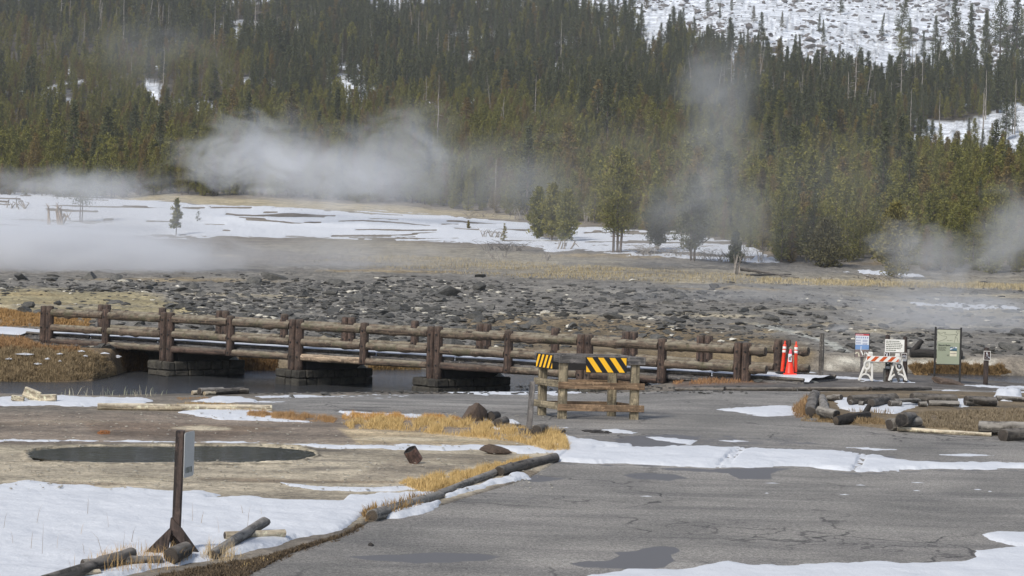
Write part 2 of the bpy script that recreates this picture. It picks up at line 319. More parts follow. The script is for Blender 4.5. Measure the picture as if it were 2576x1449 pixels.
class MB:
    def __init__(s): s.v = []; s.f = []; s.g = []; s.mi = []
    def add(s, vs, fs, gs=None, mi=0):
        o = len(s.v); s.v += [tuple(v) for v in vs]; s.g += [tuple(q) for q in (gs if gs is not None else vs)]
        s.f += [tuple(i + o for i in f) for f in fs]; s.mi += [mi] * len(fs) if not isinstance(mi, list) else mi
    def box(s, c, ax, ay, az, mi=0, bev=.0, jit=0.0):
        """centre, three half-axis vectors; long axis = longest; corners chamfered"""
        c = Vector(c); A = [Vector(ax), Vector(ay), Vector(az)]; L = [a.length for a in A]; li = L.index(max(L))
        off = random.random() * 20
        b = min(bev, min(L) * .45) if bev else 0
        vs = []; gs = []
        key = {}
        for i in (-1, 1):
            for j in (-1, 1):
                for k in (-1, 1):
                    for w in range(3):
                        q = [i, j, k]; t = [q[m] * (1 - (b / L[m] if m != w else 0)) for m in range(3)]
                        p = c + A[0] * t[0] + A[1] * t[1] + A[2] * t[2]
                        if jit: p += Vector([random.uniform(-jit, jit) for _ in range(3)])
                        key[(i, j, k, w)] = len(vs); vs.append(p)
                        gg = [t[m] * L[m] * (.06 if m == li else 1) for m in range(3)]; gg = gg[li + 1:] + gg[:li + 1]; gs.append((gg[0] + off, gg[1], gg[2] + off))
        fs = []
        for m in range(3):
            o1, o2 = [q for q in range(3) if q != m]
            for sgn in (-1, 1):
                ring = []
                for (a_, b_) in ((-1, -1), (1, -1), (1, 1), (-1, 1)):
                    q = [0, 0, 0]; q[m] = sgn; q[o1] = a_; q[o2] = b_; ring.append(key[(q[0], q[1], q[2], m)])
                fs.append(ring)
        # edge strips
        for m in range(3):
            o1, o2 = [q for q in range(3) if q != m]
            for a_ in (-1, 1):
                for b_ in (-1, 1):
                    e = []
                    for sgn in (-1, 1):
                        q = [0, 0, 0]; q[m] = sgn; q[o1] = a_; q[o2] = b_; e.append(q)
                    fs.append([key[tuple(e[0]) + (o1,)], key[tuple(e[1]) + (o1,)], key[tuple(e[1]) + (o2,)], key[tuple(e[0]) + (o2,)]])
        for i in (-1, 1):
            for j in (-1, 1):
                for k in (-1, 1): fs.append([key[(i, j, k, 0)], key[(i, j, k, 1)], key[(i, j, k, 2)]])
        # orient faces outwards
        ff = []
        for f in fs:
            P = [vs[i] for i in f]; nrm = (P[1] - P[0]).cross(P[2] - P[0]); cen = sum(P, Vector()) / len(P)
            ff.append(f if nrm.dot(cen - c) >= 0 else f[::-1])
        s.add(vs, ff, gs, mi); return s
    def beam(s, p0, p1, w, h, up=(0, 0, 1), mi=0, bev=.008):
        p0 = Vector(p0); p1 = Vector(p1); d = (p1 - p0); u = Vector(up); sd = d.cross(u).normalized(); u2 = sd.cross(d).normalized()
        return s.box((p0 + p1) / 2, d / 2, sd * w / 2, u2 * h / 2, mi, bev)
    def tube(s, pts, rad, seg=12, mi=0, cap=1, rough=0.0, dome=.0, knots=0, seed=None, hollow=False, capmi=None):
        pts = [Vector(p) for p in pts]; rnd = random.Random(seed if seed is not None else random.random())
        if not isinstance(rad, (list, tuple)): rad = [rad] * len(pts)
        # resample
        n0 = len(pts); L = [0]
        for i in range(1, n0): L.append(L[-1] + (pts[i] - pts[i - 1]).length)
        tot = L[-1]; N = max(n0, min(26, int(tot / max(.12, max(rad) * 1.2)) + 2)) if rough else n0
        P = []; RR = []; LL = []
        for k in range(N):
            t = tot * k / (N - 1); i = max(j for j in range(n0) if L[j] <= t + 1e-9); i = min(i, n0 - 2); f = (t - L[i]) / max(1e-9, L[i + 1] - L[i])
            P.append(pts[i].lerp(pts[i + 1], f)); RR.append(rad[i] * (1 - f) + rad[i + 1] * f); LL.append(t)
        d = (P[-1] - P[0]).normalized(); up = Vector((0, 0, 1)) if abs(d.z) < .9 else Vector((1, 0, 0)); off = rnd.random() * 50
        kn = [(rnd.random() * tot, rnd.random() * 6.28, rnd.uniform(.05, .1)) for _ in range(knots)]
        vs = []; gs = []
        for k in range(N):
            dd = (P[min(k + 1, N - 1)] - P[max(k - 1, 0)]).normalized(); sx = dd.cross(up).normalized(); sy = sx.cross(dd).normalized()
            for j in range(seg):
                an = 6.28318 * j / seg; r = RR[k]
                if rough:
                    q = mnoise.noise(Vector((math.cos(an) * 1.3 + off, math.sin(an) * 1.3, LL[k] * 1.4))) ; r *= 1 + rough * q * 1.6
                    for (kl, ka, kr) in kn:
                        e = ((LL[k] - kl) / .08) ** 2 + ((math.atan2(math.sin(an - ka), math.cos(an - ka))) / .5) ** 2; r += RR[k] * .35 * math.exp(-e)
                vs.append(P[k] + (sx * math.cos(an) + sy * math.sin(an)) * r); gs.append((math.cos(an) * r + off, math.sin(an) * r, LL[k] * .06 + off))
        fs = [(k * seg + j, k * seg + (j + 1) % seg, (k + 1) * seg + (j + 1) % seg, (k + 1) * seg + j) for k in range(N - 1) for j in range(seg)]
        mis = [mi] * len(fs)
        if cap:
            cm = mi if capmi is None else capmi
            for (k, sg) in ((0, -1), (N - 1, 1)):
                dd = (P[1] - P[0]).normalized() if k == 0 else (P[-1] - P[-2]).normalized(); b = len(vs); base = [k * seg + j for j in range(seg)]
                cen = P[k]
                for j in range(seg):
                    v = Vector(vs[base[j]]); vs.append(cen + (v - cen) * .86 + dd * sg * (dome if dome else RR[k] * .08)); an = 6.28318 * j / seg; gs.append((math.cos(an) * RR[k] * .86, math.sin(an) * RR[k] * .86, 0))
                if hollow:
                    b2 = len(vs)
                    for j in range(seg):
                        v = Vector(vs[base[j]]); vs.append(cen + (v - cen) * .66 - dd * sg * RR[k] * 1.2); gs.append(gs[base[j]])
                    ring2 = [(b + j, b + (j + 1) % seg, b2 + (j + 1) % seg, b2 + j) for j in range(seg)]; r1 = [(base[j], base[(j + 1) % seg], b + (j + 1) % seg, b + j) for j in range(seg)]
                    fl = ring2 + r1 + [tuple(b2 + j for j in range(seg))]
                else:
                    vs.append(cen + dd * sg * (dome * 1.6 if dome else RR[k] * .08)); gs.append((0, 0, 0)); c = len(vs) - 1
                    fl = [(base[j], base[(j + 1) % seg], b + (j + 1) % seg, b + j) for j in range(seg)] + [(b + j, b + (j + 1) % seg, c) for j in range(seg)]
                if sg < 0: fl = [f[::-1] for f in fl]
                fs += fl; mis += [mi] * seg + [cm] * (len(fl) - seg) if not hollow else [cm] * len(fl)
        # orientation: side faces outward
        s.add(vs, [f[::-1] for f in fs], gs, mis); return s
    def build(s, name, mats, parent=None, smooth=False):
        me = bpy.data.meshes.new(name); l = parent_loc(parent) if parent else Vector()
        me.from_pydata([tuple(Vector(v) - l) for v in s.v], [], s.f)
        for m in (mats if isinstance(mats, (list, tuple)) else [mats]): me.materials.append(m)
        me.polygons.foreach_set('material_index', s.mi); me.polygons.foreach_set('use_smooth', [smooth] * len(s.f))
        a = me.attributes.new('grain', 'FLOAT_VECTOR', 'POINT'); a.data.foreach_set('vector', np.array(s.g, np.float32).ravel())
        me.update()
        if smooth:
            try: me.set_sharp_from_angle(angle=R(45))
            except Exception: pass
        o = bpy.data.objects.new(name, me); COL.objects.link(o)
        if parent is not None: o.parent = parent
        return o
def copy_tree(o, parent=None):
    c = o.copy(); COL.objects.link(c)
    if parent is not None: c.parent = parent
    for ch in list(o.children): copy_tree(ch, c)
    return c
# ================================================================== ground sheets
LOT = [(560, 1500), (630, 1449), (725, 1397), (858, 1355), (930, 1318), (1110, 1275), (1330, 1208), (1400, 1165), (1432, 1140), (1436, 1100), (1420, 1080), (1290, 1064), (1180, 1052), (1000, 1047), (860, 1042), (700, 1030), (650, 1012), (760, 1001), (860, 998), (1050, 994), (1290, 995), (1500, 992), (1750, 986), (2000, 982), (2300, 981), (2700, 990), (3900, 1020), (3900, 1900), (560, 1900)]
ISLE = [(2002, 1040), (2012, 1012), (2040, 988), (2200, 986), (2400, 986), (2620, 992), (2620, 1108), (2500, 1098), (2300, 1082), (2230, 1080), (2080, 1064)]
POOL = [(430 + 352 * math.cos(t), 1147.5 + 19.5 * math.sin(t) + 3 * math.sin(3 * t)) for t in np.linspace(0, 2 * math.pi, 40, endpoint=False)]
SNOW_NEAR = [
 ([(-900, 1215), (0, 1225), (75, 1214), (120, 1220), (165, 1227), (280, 1237), (320, 1230), (370, 1240), (500, 1240), (570, 1250), (525, 1262), (600, 1258), (760, 1262), (858, 1262), (880, 1250), (980, 1245), (1060, 1240), (1130, 1222), (1150, 1222), (1110, 1240), (1000, 1268), (940, 1285), (905, 1305), (880, 1325), (850, 1340), (750, 1360), (625, 1395), (500, 1417), (400, 1432), (300, 1455), (200, 1480), (-900, 1700)], .06, 'white snowfield around the leaning signpost in the left foreground'),
 ([(700, 1214), (780, 1224), (850, 1229), (960, 1230), (1060, 1223), (1130, 1214), (1152, 1214), (1110, 1229), (980, 1240), (860, 1240), (790, 1236), (730, 1228)], .03, 'thin icy crust of snow above the foreground snowfield'),
 ([(966, 1296), (1010, 1284), (1060, 1270), (1108, 1264), (1108, 1276), (1060, 1296), (1000, 1307), (970, 1307)], .07, 'short snow ridge against the nearest kerb log'),
 ([(1115, 1246), (1160, 1234), (1200, 1222), (1250, 1210), (1300, 1193), (1318, 1195), (1338, 1206), (1250, 1222), (1180, 1242), (1130, 1256), (1118, 1257)], .07, 'ragged snow ridge against the middle kerb log'),
 ([(1385, 1150), (1408, 1110), (1424, 1094), (1458, 1104), (1488, 1104), (1514, 1114), (1582, 1117), (1600, 1122), (1500, 1128), (1600, 1126), (1717, 1124), (1867, 1126), (1917, 1130), (2117, 1137), (2192, 1145), (2267, 1156), (2342, 1163), (2517, 1166), (2620, 1171), (2620, 1179), (2342, 1182), (2167, 1190), (2092, 1185), (2047, 1177), (1917, 1174), (1767, 1178), (1609, 1168), (1459, 1168), (1390, 1160)], .065, 'long wide band of snow crossing the asphalt'),
 ([(1624, 1099), (1660, 1098), (1755, 1108), (1738, 1120), (1650, 1108)], .02, 'small crusty snow patch above the wide band'),
 ([(1777, 1108), (1850, 1106), (1904, 1111), (1850, 1113)], .02, 'narrow sliver of snow on asphalt below the log pile'),
 ([(2117, 1126), (2160, 1123), (2282, 1131), (2200, 1134)], .02, 'thin snow streak right of the tyre track'),
 ([(2342, 1143), (2430, 1141), (2520, 1146), (2430, 1148)], .02, 'thin snow streak at the right edge above the wide band'),
 ([(1780, 1030), (1840, 1028), (1900, 1024), (1980, 1022), (2008, 1026), (2014, 1042), (1930, 1047), (1850, 1038)], .05, 'snow patch on asphalt left of the log pile'),
 ([(1514, 1081), (1550, 1079), (1604, 1088), (1590, 1092), (1540, 1088)], .03, 'small snow lump beside the dark droppings'),
 ([(1398, 1075), (1428, 1073), (1430, 1077), (1405, 1078)], .02, 'tiny snow scrap below the barricade'),
 ([(2467, 1345), (2517, 1337), (2640, 1340), (2640, 1380), (2540, 1370), (2490, 1357)], .04, 'snow tongue at the right edge above the corner snow'),
 ([(1300, 1700), (1400, 1560), (1470, 1455), (1580, 1434), (1717, 1436), (1832, 1416), (1887, 1423), (1997, 1423), (2217, 1413), (2267, 1421), (2417, 1416), (2462, 1402), (2440, 1384), (2520, 1380), (2640, 1374), (3300, 1360), (3300, 1700)], .05, 'snow covering the bottom right corner of the asphalt'),
 ([(-200, 1004), (60, 1000), (150, 997), (250, 1000), (350, 1004), (402, 1012), (245, 1027), (120, 1023), (-200, 1022)], .05, 'snow on the river bank at the left edge'),
 ([(480, 1012), (550, 998), (600, 1001), (650, 1010), (720, 1010), (650, 1016)], .04, 'snow patch beside the long pale log'),
 ([(450, 1040), (500, 1030), (560, 1034), (625, 1027), (725, 1048), (785, 1064), (675, 1061), (550, 1057)], .05, 'rough snow patch in front of the long pale log'),
 ([(858, 1036), (925, 1040), (1098, 1045), (1090, 1052), (940, 1054), (880, 1052)], .05, 'snow strip behind the golden grass'),
 ([(1230, 1078), (1262, 1072), (1310, 1078), (1300, 1087), (1262, 1086)], .05, 'snow lump between the stump ends and the grey plank'),
 ([(1262, 1058), (1290, 1056), (1312, 1066), (1290, 1069), (1268, 1066)], .05, 'small snow cap right of the round log ends'),
 ([(1039, 982), (1150, 979), (1300, 982), (1490, 987), (1400, 993), (1200, 994), (1080, 989)], .04, 'white snow strip along the lot edge below the bridge'),
 ([(640, 998), (760, 994), (860, 996), (760, 1001), (660, 1004)], .02, 'thin snow at the left tip of the lot'),
 ([(-200, 1112), (200, 1109), (440, 1113), (640, 1117), (860, 1122), (1100, 1122), (1250, 1124), (1340, 1124), (1400, 1118), (1420, 1135), (1370, 1146), (1300, 1146), (1270, 1133), (1000, 1133), (860, 1130), (640, 1121), (440, 1116), (200, 1113), (-200, 1117)], .04, 'long thin line of snow behind the hot pool'),
 ([(1870, 926), (1932, 926), (2000, 927), (2026, 932), (2057, 941), (2119, 948), (2158, 953), (2229, 957), (2268, 955), (2291, 961), (2312, 966), (2252, 964), (2182, 961), (2088, 953), (2049, 950), (2010, 944), (1979, 942), (1890, 940)], .06, 'snow along the path past the cone and the folding barricade'),
 ([(2363, 981), (2390, 978), (2418, 982), (2400, 986), (2370, 985)], .03, 'snow scrap on the far kerb'),
 ([(2400, 970), (2480, 971), (2640, 976), (2640, 981), (2500, 976), (2420, 973)], .04, 'snow line at the foot of the accessibility post'),
 ([(2479, 987), (2520, 983), (2640, 985), (2640, 991), (2520, 990)], .03, 'snow patch on the far road edge at right'),
 ([(2086, 1006), (2123, 1007), (2180, 1014), (2261, 1015), (2313, 1019), (2361, 1019), (2375, 1014), (2421, 1013), (2490, 1012), (2525, 1019), (2421, 1031), (2364, 1025), (2306, 1031), (2249, 1051), (2192, 1046), (2141, 1045), (2114, 1036), (2105, 1021)], .06, 'snow lying inside the ring of logs'),
 ([(2495, 1014), (2503, 1001), (2525, 998), (2550, 999), (2572, 1008), (2574, 1016), (2530, 1018)], .31, 'rounded heap of snow at the right end of the log row'),
]
SNOW_FAR = [
 ([(-300, 482), (0, 482), (100, 490), (300, 497), (420, 508), (600, 515), (800, 524), (1000, 534), (1150, 547), (1330, 560), (1345, 590), (1400, 605), (1400, 628), (1300, 615), (1200, 608), (1050, 602), (850, 600), (700, 597), (480, 596), (300, 590), (100, 582), (-300, 580)], .10, 'broad snowfield on the rise behind the steam', 175, 322),
 ([(1440, 568), (1500, 572), (1600, 578), (1700, 588), (1800, 600), (1880, 618), (1965, 662), (1900, 662), (1800, 655), (1650, 642), (1540, 637), (1450, 625), (1375, 632)], .10, 'snow under the pines at the forest edge', 150, 340),
 ([(2120, 682), (2200, 684), (2300, 690), (2320, 697), (2200, 694), (2130, 690)], .1, 'snow strip under the right hand forest edge', 150, 260),
 ([(-100, 800), (40, 806), (30, 812), (-100, 812)], .05, 'scrap of snow left of the bridge end', 60, 90),
 ([(2290, 762), (2400, 765), (2500, 770), (2560, 778), (2450, 778), (2330, 772)], .08, 'broken snow line among the steaming ground at right', 80, 140),
]
# column angles and row distances of the sheet
acol = np.unique(np.concatenate([np.linspace(-.62, -.26, 14), np.linspace(-.26, .26, 1000), np.linspace(.26, .62, 14)]))
rows = [2.5, 5, 9, 13, 17, 20]
y = 21.0
while y < 78: rows.append(y); y += max(.045, 1.35 * y * y / (F * 3.9))
while y < 330: rows.append(y); y += .0105 * y * (.5 if y < 160 else 1)
while y < 1520: rows.append(y); y *= 1.014
rows = np.array(rows)
A, YY = np.meshgrid(acol, rows); XX = A * YY; Z0 = T(XX, YY)
PX, PY = proj(XX, YY, Z0)
near = YY < 62
NZ = fbm(XX * 1.1, YY * 1.1, 3, 5) * 3 + fbm(XX * 5, YY * 5, 9, 3) * 1.2      # edge noise
lotd = np.where(near, sdf(LOT, PX, PY), -60); isd = np.where(near, sdf(ISLE, PX, PY), -60)
lot = np.minimum(lotd, -isd); pool = np.where(near, sdf(POOL, PX, PY), -60); pool = np.where(pool > -50, pool + NZ * 1.6 + fbm(XX * 1.5, YY * 4, 67, 3) * 9, pool)
# relief
bumps = fbm(XX * .9, YY * .9, 21, 5)
rocky = sm((YY - 74) / 6) * (1 - sm((YY - 190) / 40))
relief = bumps * (.06 + .28 * rocky) + fbm(XX * 4, YY * 4, 31, 3) * (.02 + .12 * rocky)
relief += sm((YY - 180) / 60) * fbm(XX * .12, YY * .12, 41, 4) * .8
streak = fbm(XX * .12, YY * .5, 51, 4)
off_lot = sm((-lot + NZ * .6) / 5)
near_l = (YY < 56) & (lot > -60)
Zg = Z0 + np.where(YY < 60, off_lot * (.016 + relief * np.where(YY < 56, .55, 1)) - (1 - off_lot) * .04, relief)
isl = sm((isd + 2) / 6) * near; Zg += isl * .05
pr = sm((pool + 6) / 5) * near; Zg = Zg * (1 - pr) + (-.30) * pr; Zg += np.exp(-((pool + 7) / 4) ** 2) * .03 * near
# river keeps its bed smooth
ground_rows = rows < 333
def grid_faces(nr, nc, keep=None):
    i = np.arange(nr - 1)[:, None] * nc + np.arange(nc - 1)[None, :]
    Fq = np.stack([i, i + 1, i + nc + 1, i + nc], -1)
    return Fq.reshape(-1, 4) if keep is None else Fq[keep]
def sheet(name, Z, keepv, mat, r0=0, r1=None, attrs=None, erode=True):
    r1 = len(rows) if r1 is None else r1
    nr = r1 - r0; nc = len(acol); kv = keepv[r0:r1]
    k = kv[:-1, :-1] | kv[1:, :-1] | kv[:-1, 1:] | kv[1:, 1:]
    Fq = grid_faces(nr, nc, k); used, inv = np.unique(Fq, return_inverse=True)
    V = np.stack([XX[r0:r1].ravel(), YY[r0:r1].ravel(), Z[r0:r1].ravel()], -1)[used]
    at2 = {a_: (ty, arr[r0:r1].reshape(nr * nc, -1)[used]) for a_, (ty, arr) in (attrs or {}).items()}
    return np_obj(name, V, inv.reshape(-1, 4), mat, attrs=at2)
# ---- ground colour: what the soil itself is
C = np.zeros(PX.shape + (3,)); C[:] = lin((118, 110, 98))
def paint(poly, c, feather=6, amt=1., y0=0, y1=9999, nz=1.):
    d = sdf(poly, PX, PY) + NZ * nz * 1.5 + fbm(XX * .5, YY * 1.2, 77, 4) * 8 * nz
    w = sm(.5 + d / (2 * feather)) * amt * ((YY > y0) & (YY < y1)); C[:] = C * (1 - w[..., None]) + lin(c) * w[..., None]
paint([(-400, 1040), (900, 1040), (1500, 1060), (1500, 1130), (-400, 1125)], (126, 114, 100), 8, 1, 0, 56)
paint([(-400, 1120), (1500, 1120), (1400, 1180), (900, 1330), (-400, 1260)], (164, 153, 132), 6, 1, 0, 56)
paint([(200, 1060), (500, 1065), (700, 1080), (560, 1105), (250, 1100)], (112, 96, 80), 6, .8, 0, 56)
paint([(850, 1080), (1300, 1100), (1430, 1125), (900, 1120)], (178, 160, 128), 5, .9, 0, 56)
paint([(1000, 1150), (1300, 1145), (1100, 1200), (880, 1210)], (132, 122, 106), 6, .8, 0, 56)
for t in range(26):   # ochre and grey streaks of the flat
    px_ = rng.uniform(-50, 1300); py_ = rng.uniform(1030, 1235); w_ = rng.uniform(60, 260); h_ = rng.uniform(3, 8)
    paint([(px_ - w_, py_), (px_, py_ - h_), (px_ + w_, py_ + 2), (px_, py_ + h_)], [(104, 90, 72), (140, 128, 108), (190, 178, 152), (96, 90, 82)][t % 4], 5, .7, 0, 56)
ring = np.exp(-((pool + 3.5) / 2.5) ** 2) * near; C = C * (1 - ring[..., None] * .9) + lin((186, 176, 150)) * ring[..., None] * .9
ring = (pool > -1.5) & near; C[ring] = lin((50, 48, 42))
ring = np.exp(-((pool + 9 + NZ) / 1.6) ** 2) * near; ring = ring * sm((fbm(XX * 2, YY * 5, 69, 3) + .06) / .1); C = C * (1 - ring[..., None] * .8) + lin((74, 68, 54)) * ring[..., None] * .8
paint(ISLE, (112, 98, 76), 5, 1, 0, 60); paint([(1700, 940), (2700, 940), (2700, 982), (1700, 985)], (92, 88, 84), 4, .9, 40, 60)
paint([(1660, 950), (1900, 945), (1960, 965), (1700, 972)], (110, 90, 74), 4, .7, 40, 62)
e = np.exp(-((lot + 5) / 5) ** 2) * near * (PX < 1000) * (PY > 1250); C = C * (1 - e[..., None] * .9) + lin((84, 74, 60)) * e[..., None] * .9
bank = (YY > icol(A, NEAR) - .8) & (YY < icol(A, NEAR) + 3) & near; C[bank] = C[bank] * .4 + lin((84, 78, 68)) * .6
fz = YY > 58
paint([(-900, 860), (3200, 900), (3200, 690), (1500, 650), (-900, 690)], (116, 112, 104), 14, 1, 60, 240)
paint([(-900, 705), (360, 735), (520, 790), (300, 800), (0, 780), (-900, 790)], (152, 140, 104), 10, .85, 60, 240)
paint([(-900, 772), (0, 776), (240, 800), (230, 825), (-900, 826)], (136, 112, 76), 5, .85, 60, 240)
paint([(-900, 825), (320, 830), (320, 970), (-900, 975)], (112, 94, 68), 6, .9, 58, 240)
paint([(1150, 800), (1500, 795), (1950, 850), (2060, 880), (2000, 960), (1300, 935)], (116, 100, 72), 12, .85, 60, 240)
paint([(560, 895), (1060, 905), (1060, 950), (560, 950)], (120, 106, 82), 8, .8, 60, 240)
paint([(900, 600), (1400, 640), (2000, 690), (3200, 705), (3200, 735), (2100, 720), (1500, 700), (1100, 670), (600, 620)], (138, 130, 112), 10, .9, 130, 340)
paint([(2100, 735), (2450, 770), (3200, 800), (3200, 830), (2400, 800)], (140, 128, 98), 8, .6, 70, 240)
paint([(2060, 905), (2500, 905), (2500, 925), (2080, 925)], (186, 182, 168), 6, .7, 70, 240)
paint([(1860, 812), (1900, 812), (2080, 852), (2140, 885), (2110, 885), (2060, 860)], (168, 168, 158), 2, .9, 70, 240, .3)
paint([(250, 488), (500, 492), (1000, 518), (1300, 540), (1300, 552), (1000, 536), (500, 512), (300, 500)], (164, 152, 124), 4, 1, 200, 340)
for t in range(70):
    px_ = rng.uniform(0, 2576); py_ = rng.uniform(620, 860); w_ = rng.uniform(80, 300); h_ = rng.uniform(2, 5)
    paint([(px_ - w_, py_), (px_, py_ - h_), (px_ + w_, py_ + 5), (px_, py_ + h_)], [(172, 160, 132), (88, 86, 82), (150, 130, 90), (126, 122, 112)][t % 4], 4, .65, 70, 320)
hillm = YY > 300
C[YY > 330] = lin((74, 68, 56))
snh = np.zeros(PX.shape)
EXC = [([(356, 204), (412, 207), (406, 270), (376, 270)], 1), ([(2255, 345), (2400, 305), (2640, 270), (2640, 392), (2300, 405)], 1), ([(815, 200), (950, 215), (950, 260), (830, 262)], 0), ([(1120, 120), (1165, 125), (1160, 160), (1125, 158)], 0), ([(1620, 60), (1670, 80), (1660, 190), (1625, 180)], 0)]
YF = [(0, 1500), (1060, 1500), (1090, 1060), (1288, 980), (1400, 930), (1500, 900), (1650, 850), (1900, 765), (2200, 735), (2576, 760)]
yfor = icol(A, YF)
for pl, _ in EXC: snh = np.maximum(snh, sm((sdf(pl, PX, PY) + NZ * 3) / 5) * (YY > 330))
snh = np.maximum(snh, sm((YY - yfor + 40 + fbm(XX / 15, YY / 15, 3, 3) * 40) / 30)); snh = np.maximum(snh, (YY > 950) * 1.)
snh = np.maximum(snh, (YY > 560) * sm((fbm(XX / 18, YY / 22, 13, 3) - .12) / .05))
spec = sm((fbm(XX * .5, YY * .35, 91, 4) - .08) / .05) * (YY > 330)
snh2 = snh * (1 - .28 * spec)
C = C * (1 - snh2[..., None]) + np.array((.66, .69, .72)) * snh2[..., None]
CA = np.concatenate([C, np.ones(C.shape[:2] + (1,))], -1)
ng = int(ground_rows.sum())
keep_all = np.ones(PX.shape, bool)
gnd = sheet('ground', Zg, keep_all, M['ground'], 0, ng, {'Col': ('FLOAT_COLOR', CA)}); tag(gnd, kind='structure')
Zh = Z0 + relief + spec * snh * .9
Zh[ng - 1] = Zg[ng - 1]
hill = sheet('hillside', Zh, keep_all, M['hill'], ng - 1, None, {'Col': ('FLOAT_COLOR', CA)}); tag(hill, kind='structure')
# ---- asphalt
WET = [[(875, 1400), (960, 1396), (1100, 1390), (1200, 1392), (1262, 1401), (1200, 1412), (1050, 1417), (920, 1408)],
 [(1430, 1418), (1480, 1412), (1535, 1410), (1560, 1398), (1550, 1390), (1600, 1386), (1630, 1377), (1665, 1373), (1700, 1376), (1712, 1386), (1688, 1396), (1695, 1410), (1670, 1428), (1600, 1432), (1540, 1430), (1470, 1426)],
 [(1570, 1195), (1620, 1188), (1700, 1194), (1730, 1203), (1680, 1209), (1600, 1206)],
 [(1640, 1176), (1770, 1180), (1900, 1178), (1985, 1178), (1940, 1190), (1945, 1205), (1860, 1206), (1830, 1190), (1700, 1184)],
 [(1540, 1105), (1600, 1096), (1700, 1092), (1760, 1100), (1700, 1126), (1600, 1128)], [(1340, 1195), (1430, 1204), (1360, 1212), (1310, 1210)],
 [(1440, 1095), (1700, 1090), (2000, 1100), (2100, 1120), (1500, 1125)]]
wet = np.full(PX.shape, 0.0)
for i, w_ in enumerate(WET): wet = np.maximum(wet, np.clip((sdf(w_, PX, PY) + 4) / 8, 0, 1) * near * (.45 if i == 6 else 1))
edge = np.exp(-((np.where(near, sdf(SNOW_NEAR[4][0], PX, PY), -60) + 3) / 3) ** 2); wet = np.maximum(wet, edge * .5)
asp = sheet('parking_lot', Z0, (lot > -9) & (YY < 56), M['asphalt'], 0, ng, {'wet': ('FLOAT', wet)}); tag(asp, kind='structure')
# ---- water
def flat(name, pts, z, mat):
    me = bpy.data.meshes.new(name); me.from_pydata([(p[0], p[1], z) for p in pts], [], [tuple(range(len(pts)))]); me.materials.append(mat); o = bpy.data.objects.new(name, me); COL.objects.link(o); return o
ca = np.linspace(-.6, .6, 160)
V = []; Fq = []
for k, t in enumerate(np.linspace(0, 1, 20)):
    yy = (icol(ca, NEAR) - 1) * (1 - t) + (icol(ca, FAR) + 1.5) * t
    V += [(a_ * b_, b_, -.93) for a_, b_ in zip(ca, yy)]
riv = np_obj('river', V, grid_faces(20, 160), M['river']); tag(riv, kind='structure')
pts = [g(p[0], p[1], 19, 60) for p in [(430 + 372 * math.cos(t), 1147.5 + 24 * math.sin(t)) for t in np.linspace(0, 2 * math.pi, 48, endpoint=False)]]
pl = flat('hot_spring_pool', pts[::-1], .025, M['pool']); tag(pl, kind='structure')
# ---- snow sheets
def snow_obj(poly, th, label, y0=0, y1=62, far=False):
    d = sdf(poly, PX, PY); band = (YY > y0) & (YY < y1); d = np.where(band, d, -60)
    dn = d + NZ * (1.3 if not far else 3) + (fbm(XX * 9, YY * 9, 19, 3) * 3.5 if not far else 0) + (fbm(XX * 1.8, YY * 2.6, 23, 4) * 9 if (not far and .03 < th < .08) else 0) - .5
    if label.startswith('long wide'):   # two wheel tracks pressed through
        tr = [((1862, 1120), (1800, 1185)), ((2170, 1130), (2140, 1195))]
        for i, ((x0, y0_), (x1, y1_)) in enumerate(tr):
            s_ = ((PX - x0) + (PY - y0_) * (x0 - x1) / (y1_ - y0_)); w_ = np.exp(-((s_ - 10) / (22 if i == 0 else 14)) ** 2); w_ = np.clip(w_ * 1.4, 0, 1); dn = np.where(dn > 0, dn * (1 - w_) + w_ * (vn(XX * 14, YY * 9, 5) * 5 - (2.2 if i else 1.6)), dn)
    if far: dn = dn + fbm(XX * .22, YY * .45, 61, 5) * 22 + fbm(XX * 1.2, YY * 1.6, 63, 3) * 5 + 1.5; dn = np.minimum(dn, d + 4) - sm((fbm(XX * .07, YY * .45, 65, 4) - .10) / .05) * 70
    tap = 10 if th < .12 else 20 if th > .3 and not far else 5
    base = np.where((YY < 60) & (off_lot < .5), Z0, Zg)
    zz = base + th * np.sign(dn) * (1 - np.exp(-np.abs(dn) / tap * 3)) * .8 + np.where(dn > 0, (fbm(XX * 2.2, YY * 2.2, 15, 4) * th * .9 + .004) * sm(dn / 4), 0)
    kp = (dn > -2.5) & band
    if not kp.any(): return
    np.maximum(TOP, np.where(kp & (dn > 0), zz, -99), out=TOP)
    o = sheet('snow', zz, kp, M['snow'], 0, ng); tag(o, label, 'snow', kind='stuff'); return o
TOP = np.where((lot > 0) & (YY < 60), Z0, Zg); TOP[ng:] = Zh[ng:]
for (pl_, th, lb) in SNOW_NEAR: snow_obj(pl_, th, lb)
for (pl_, th, lb, y0, y1) in SNOW_FAR: snow_obj(pl_, th, lb, y0, y1, True)
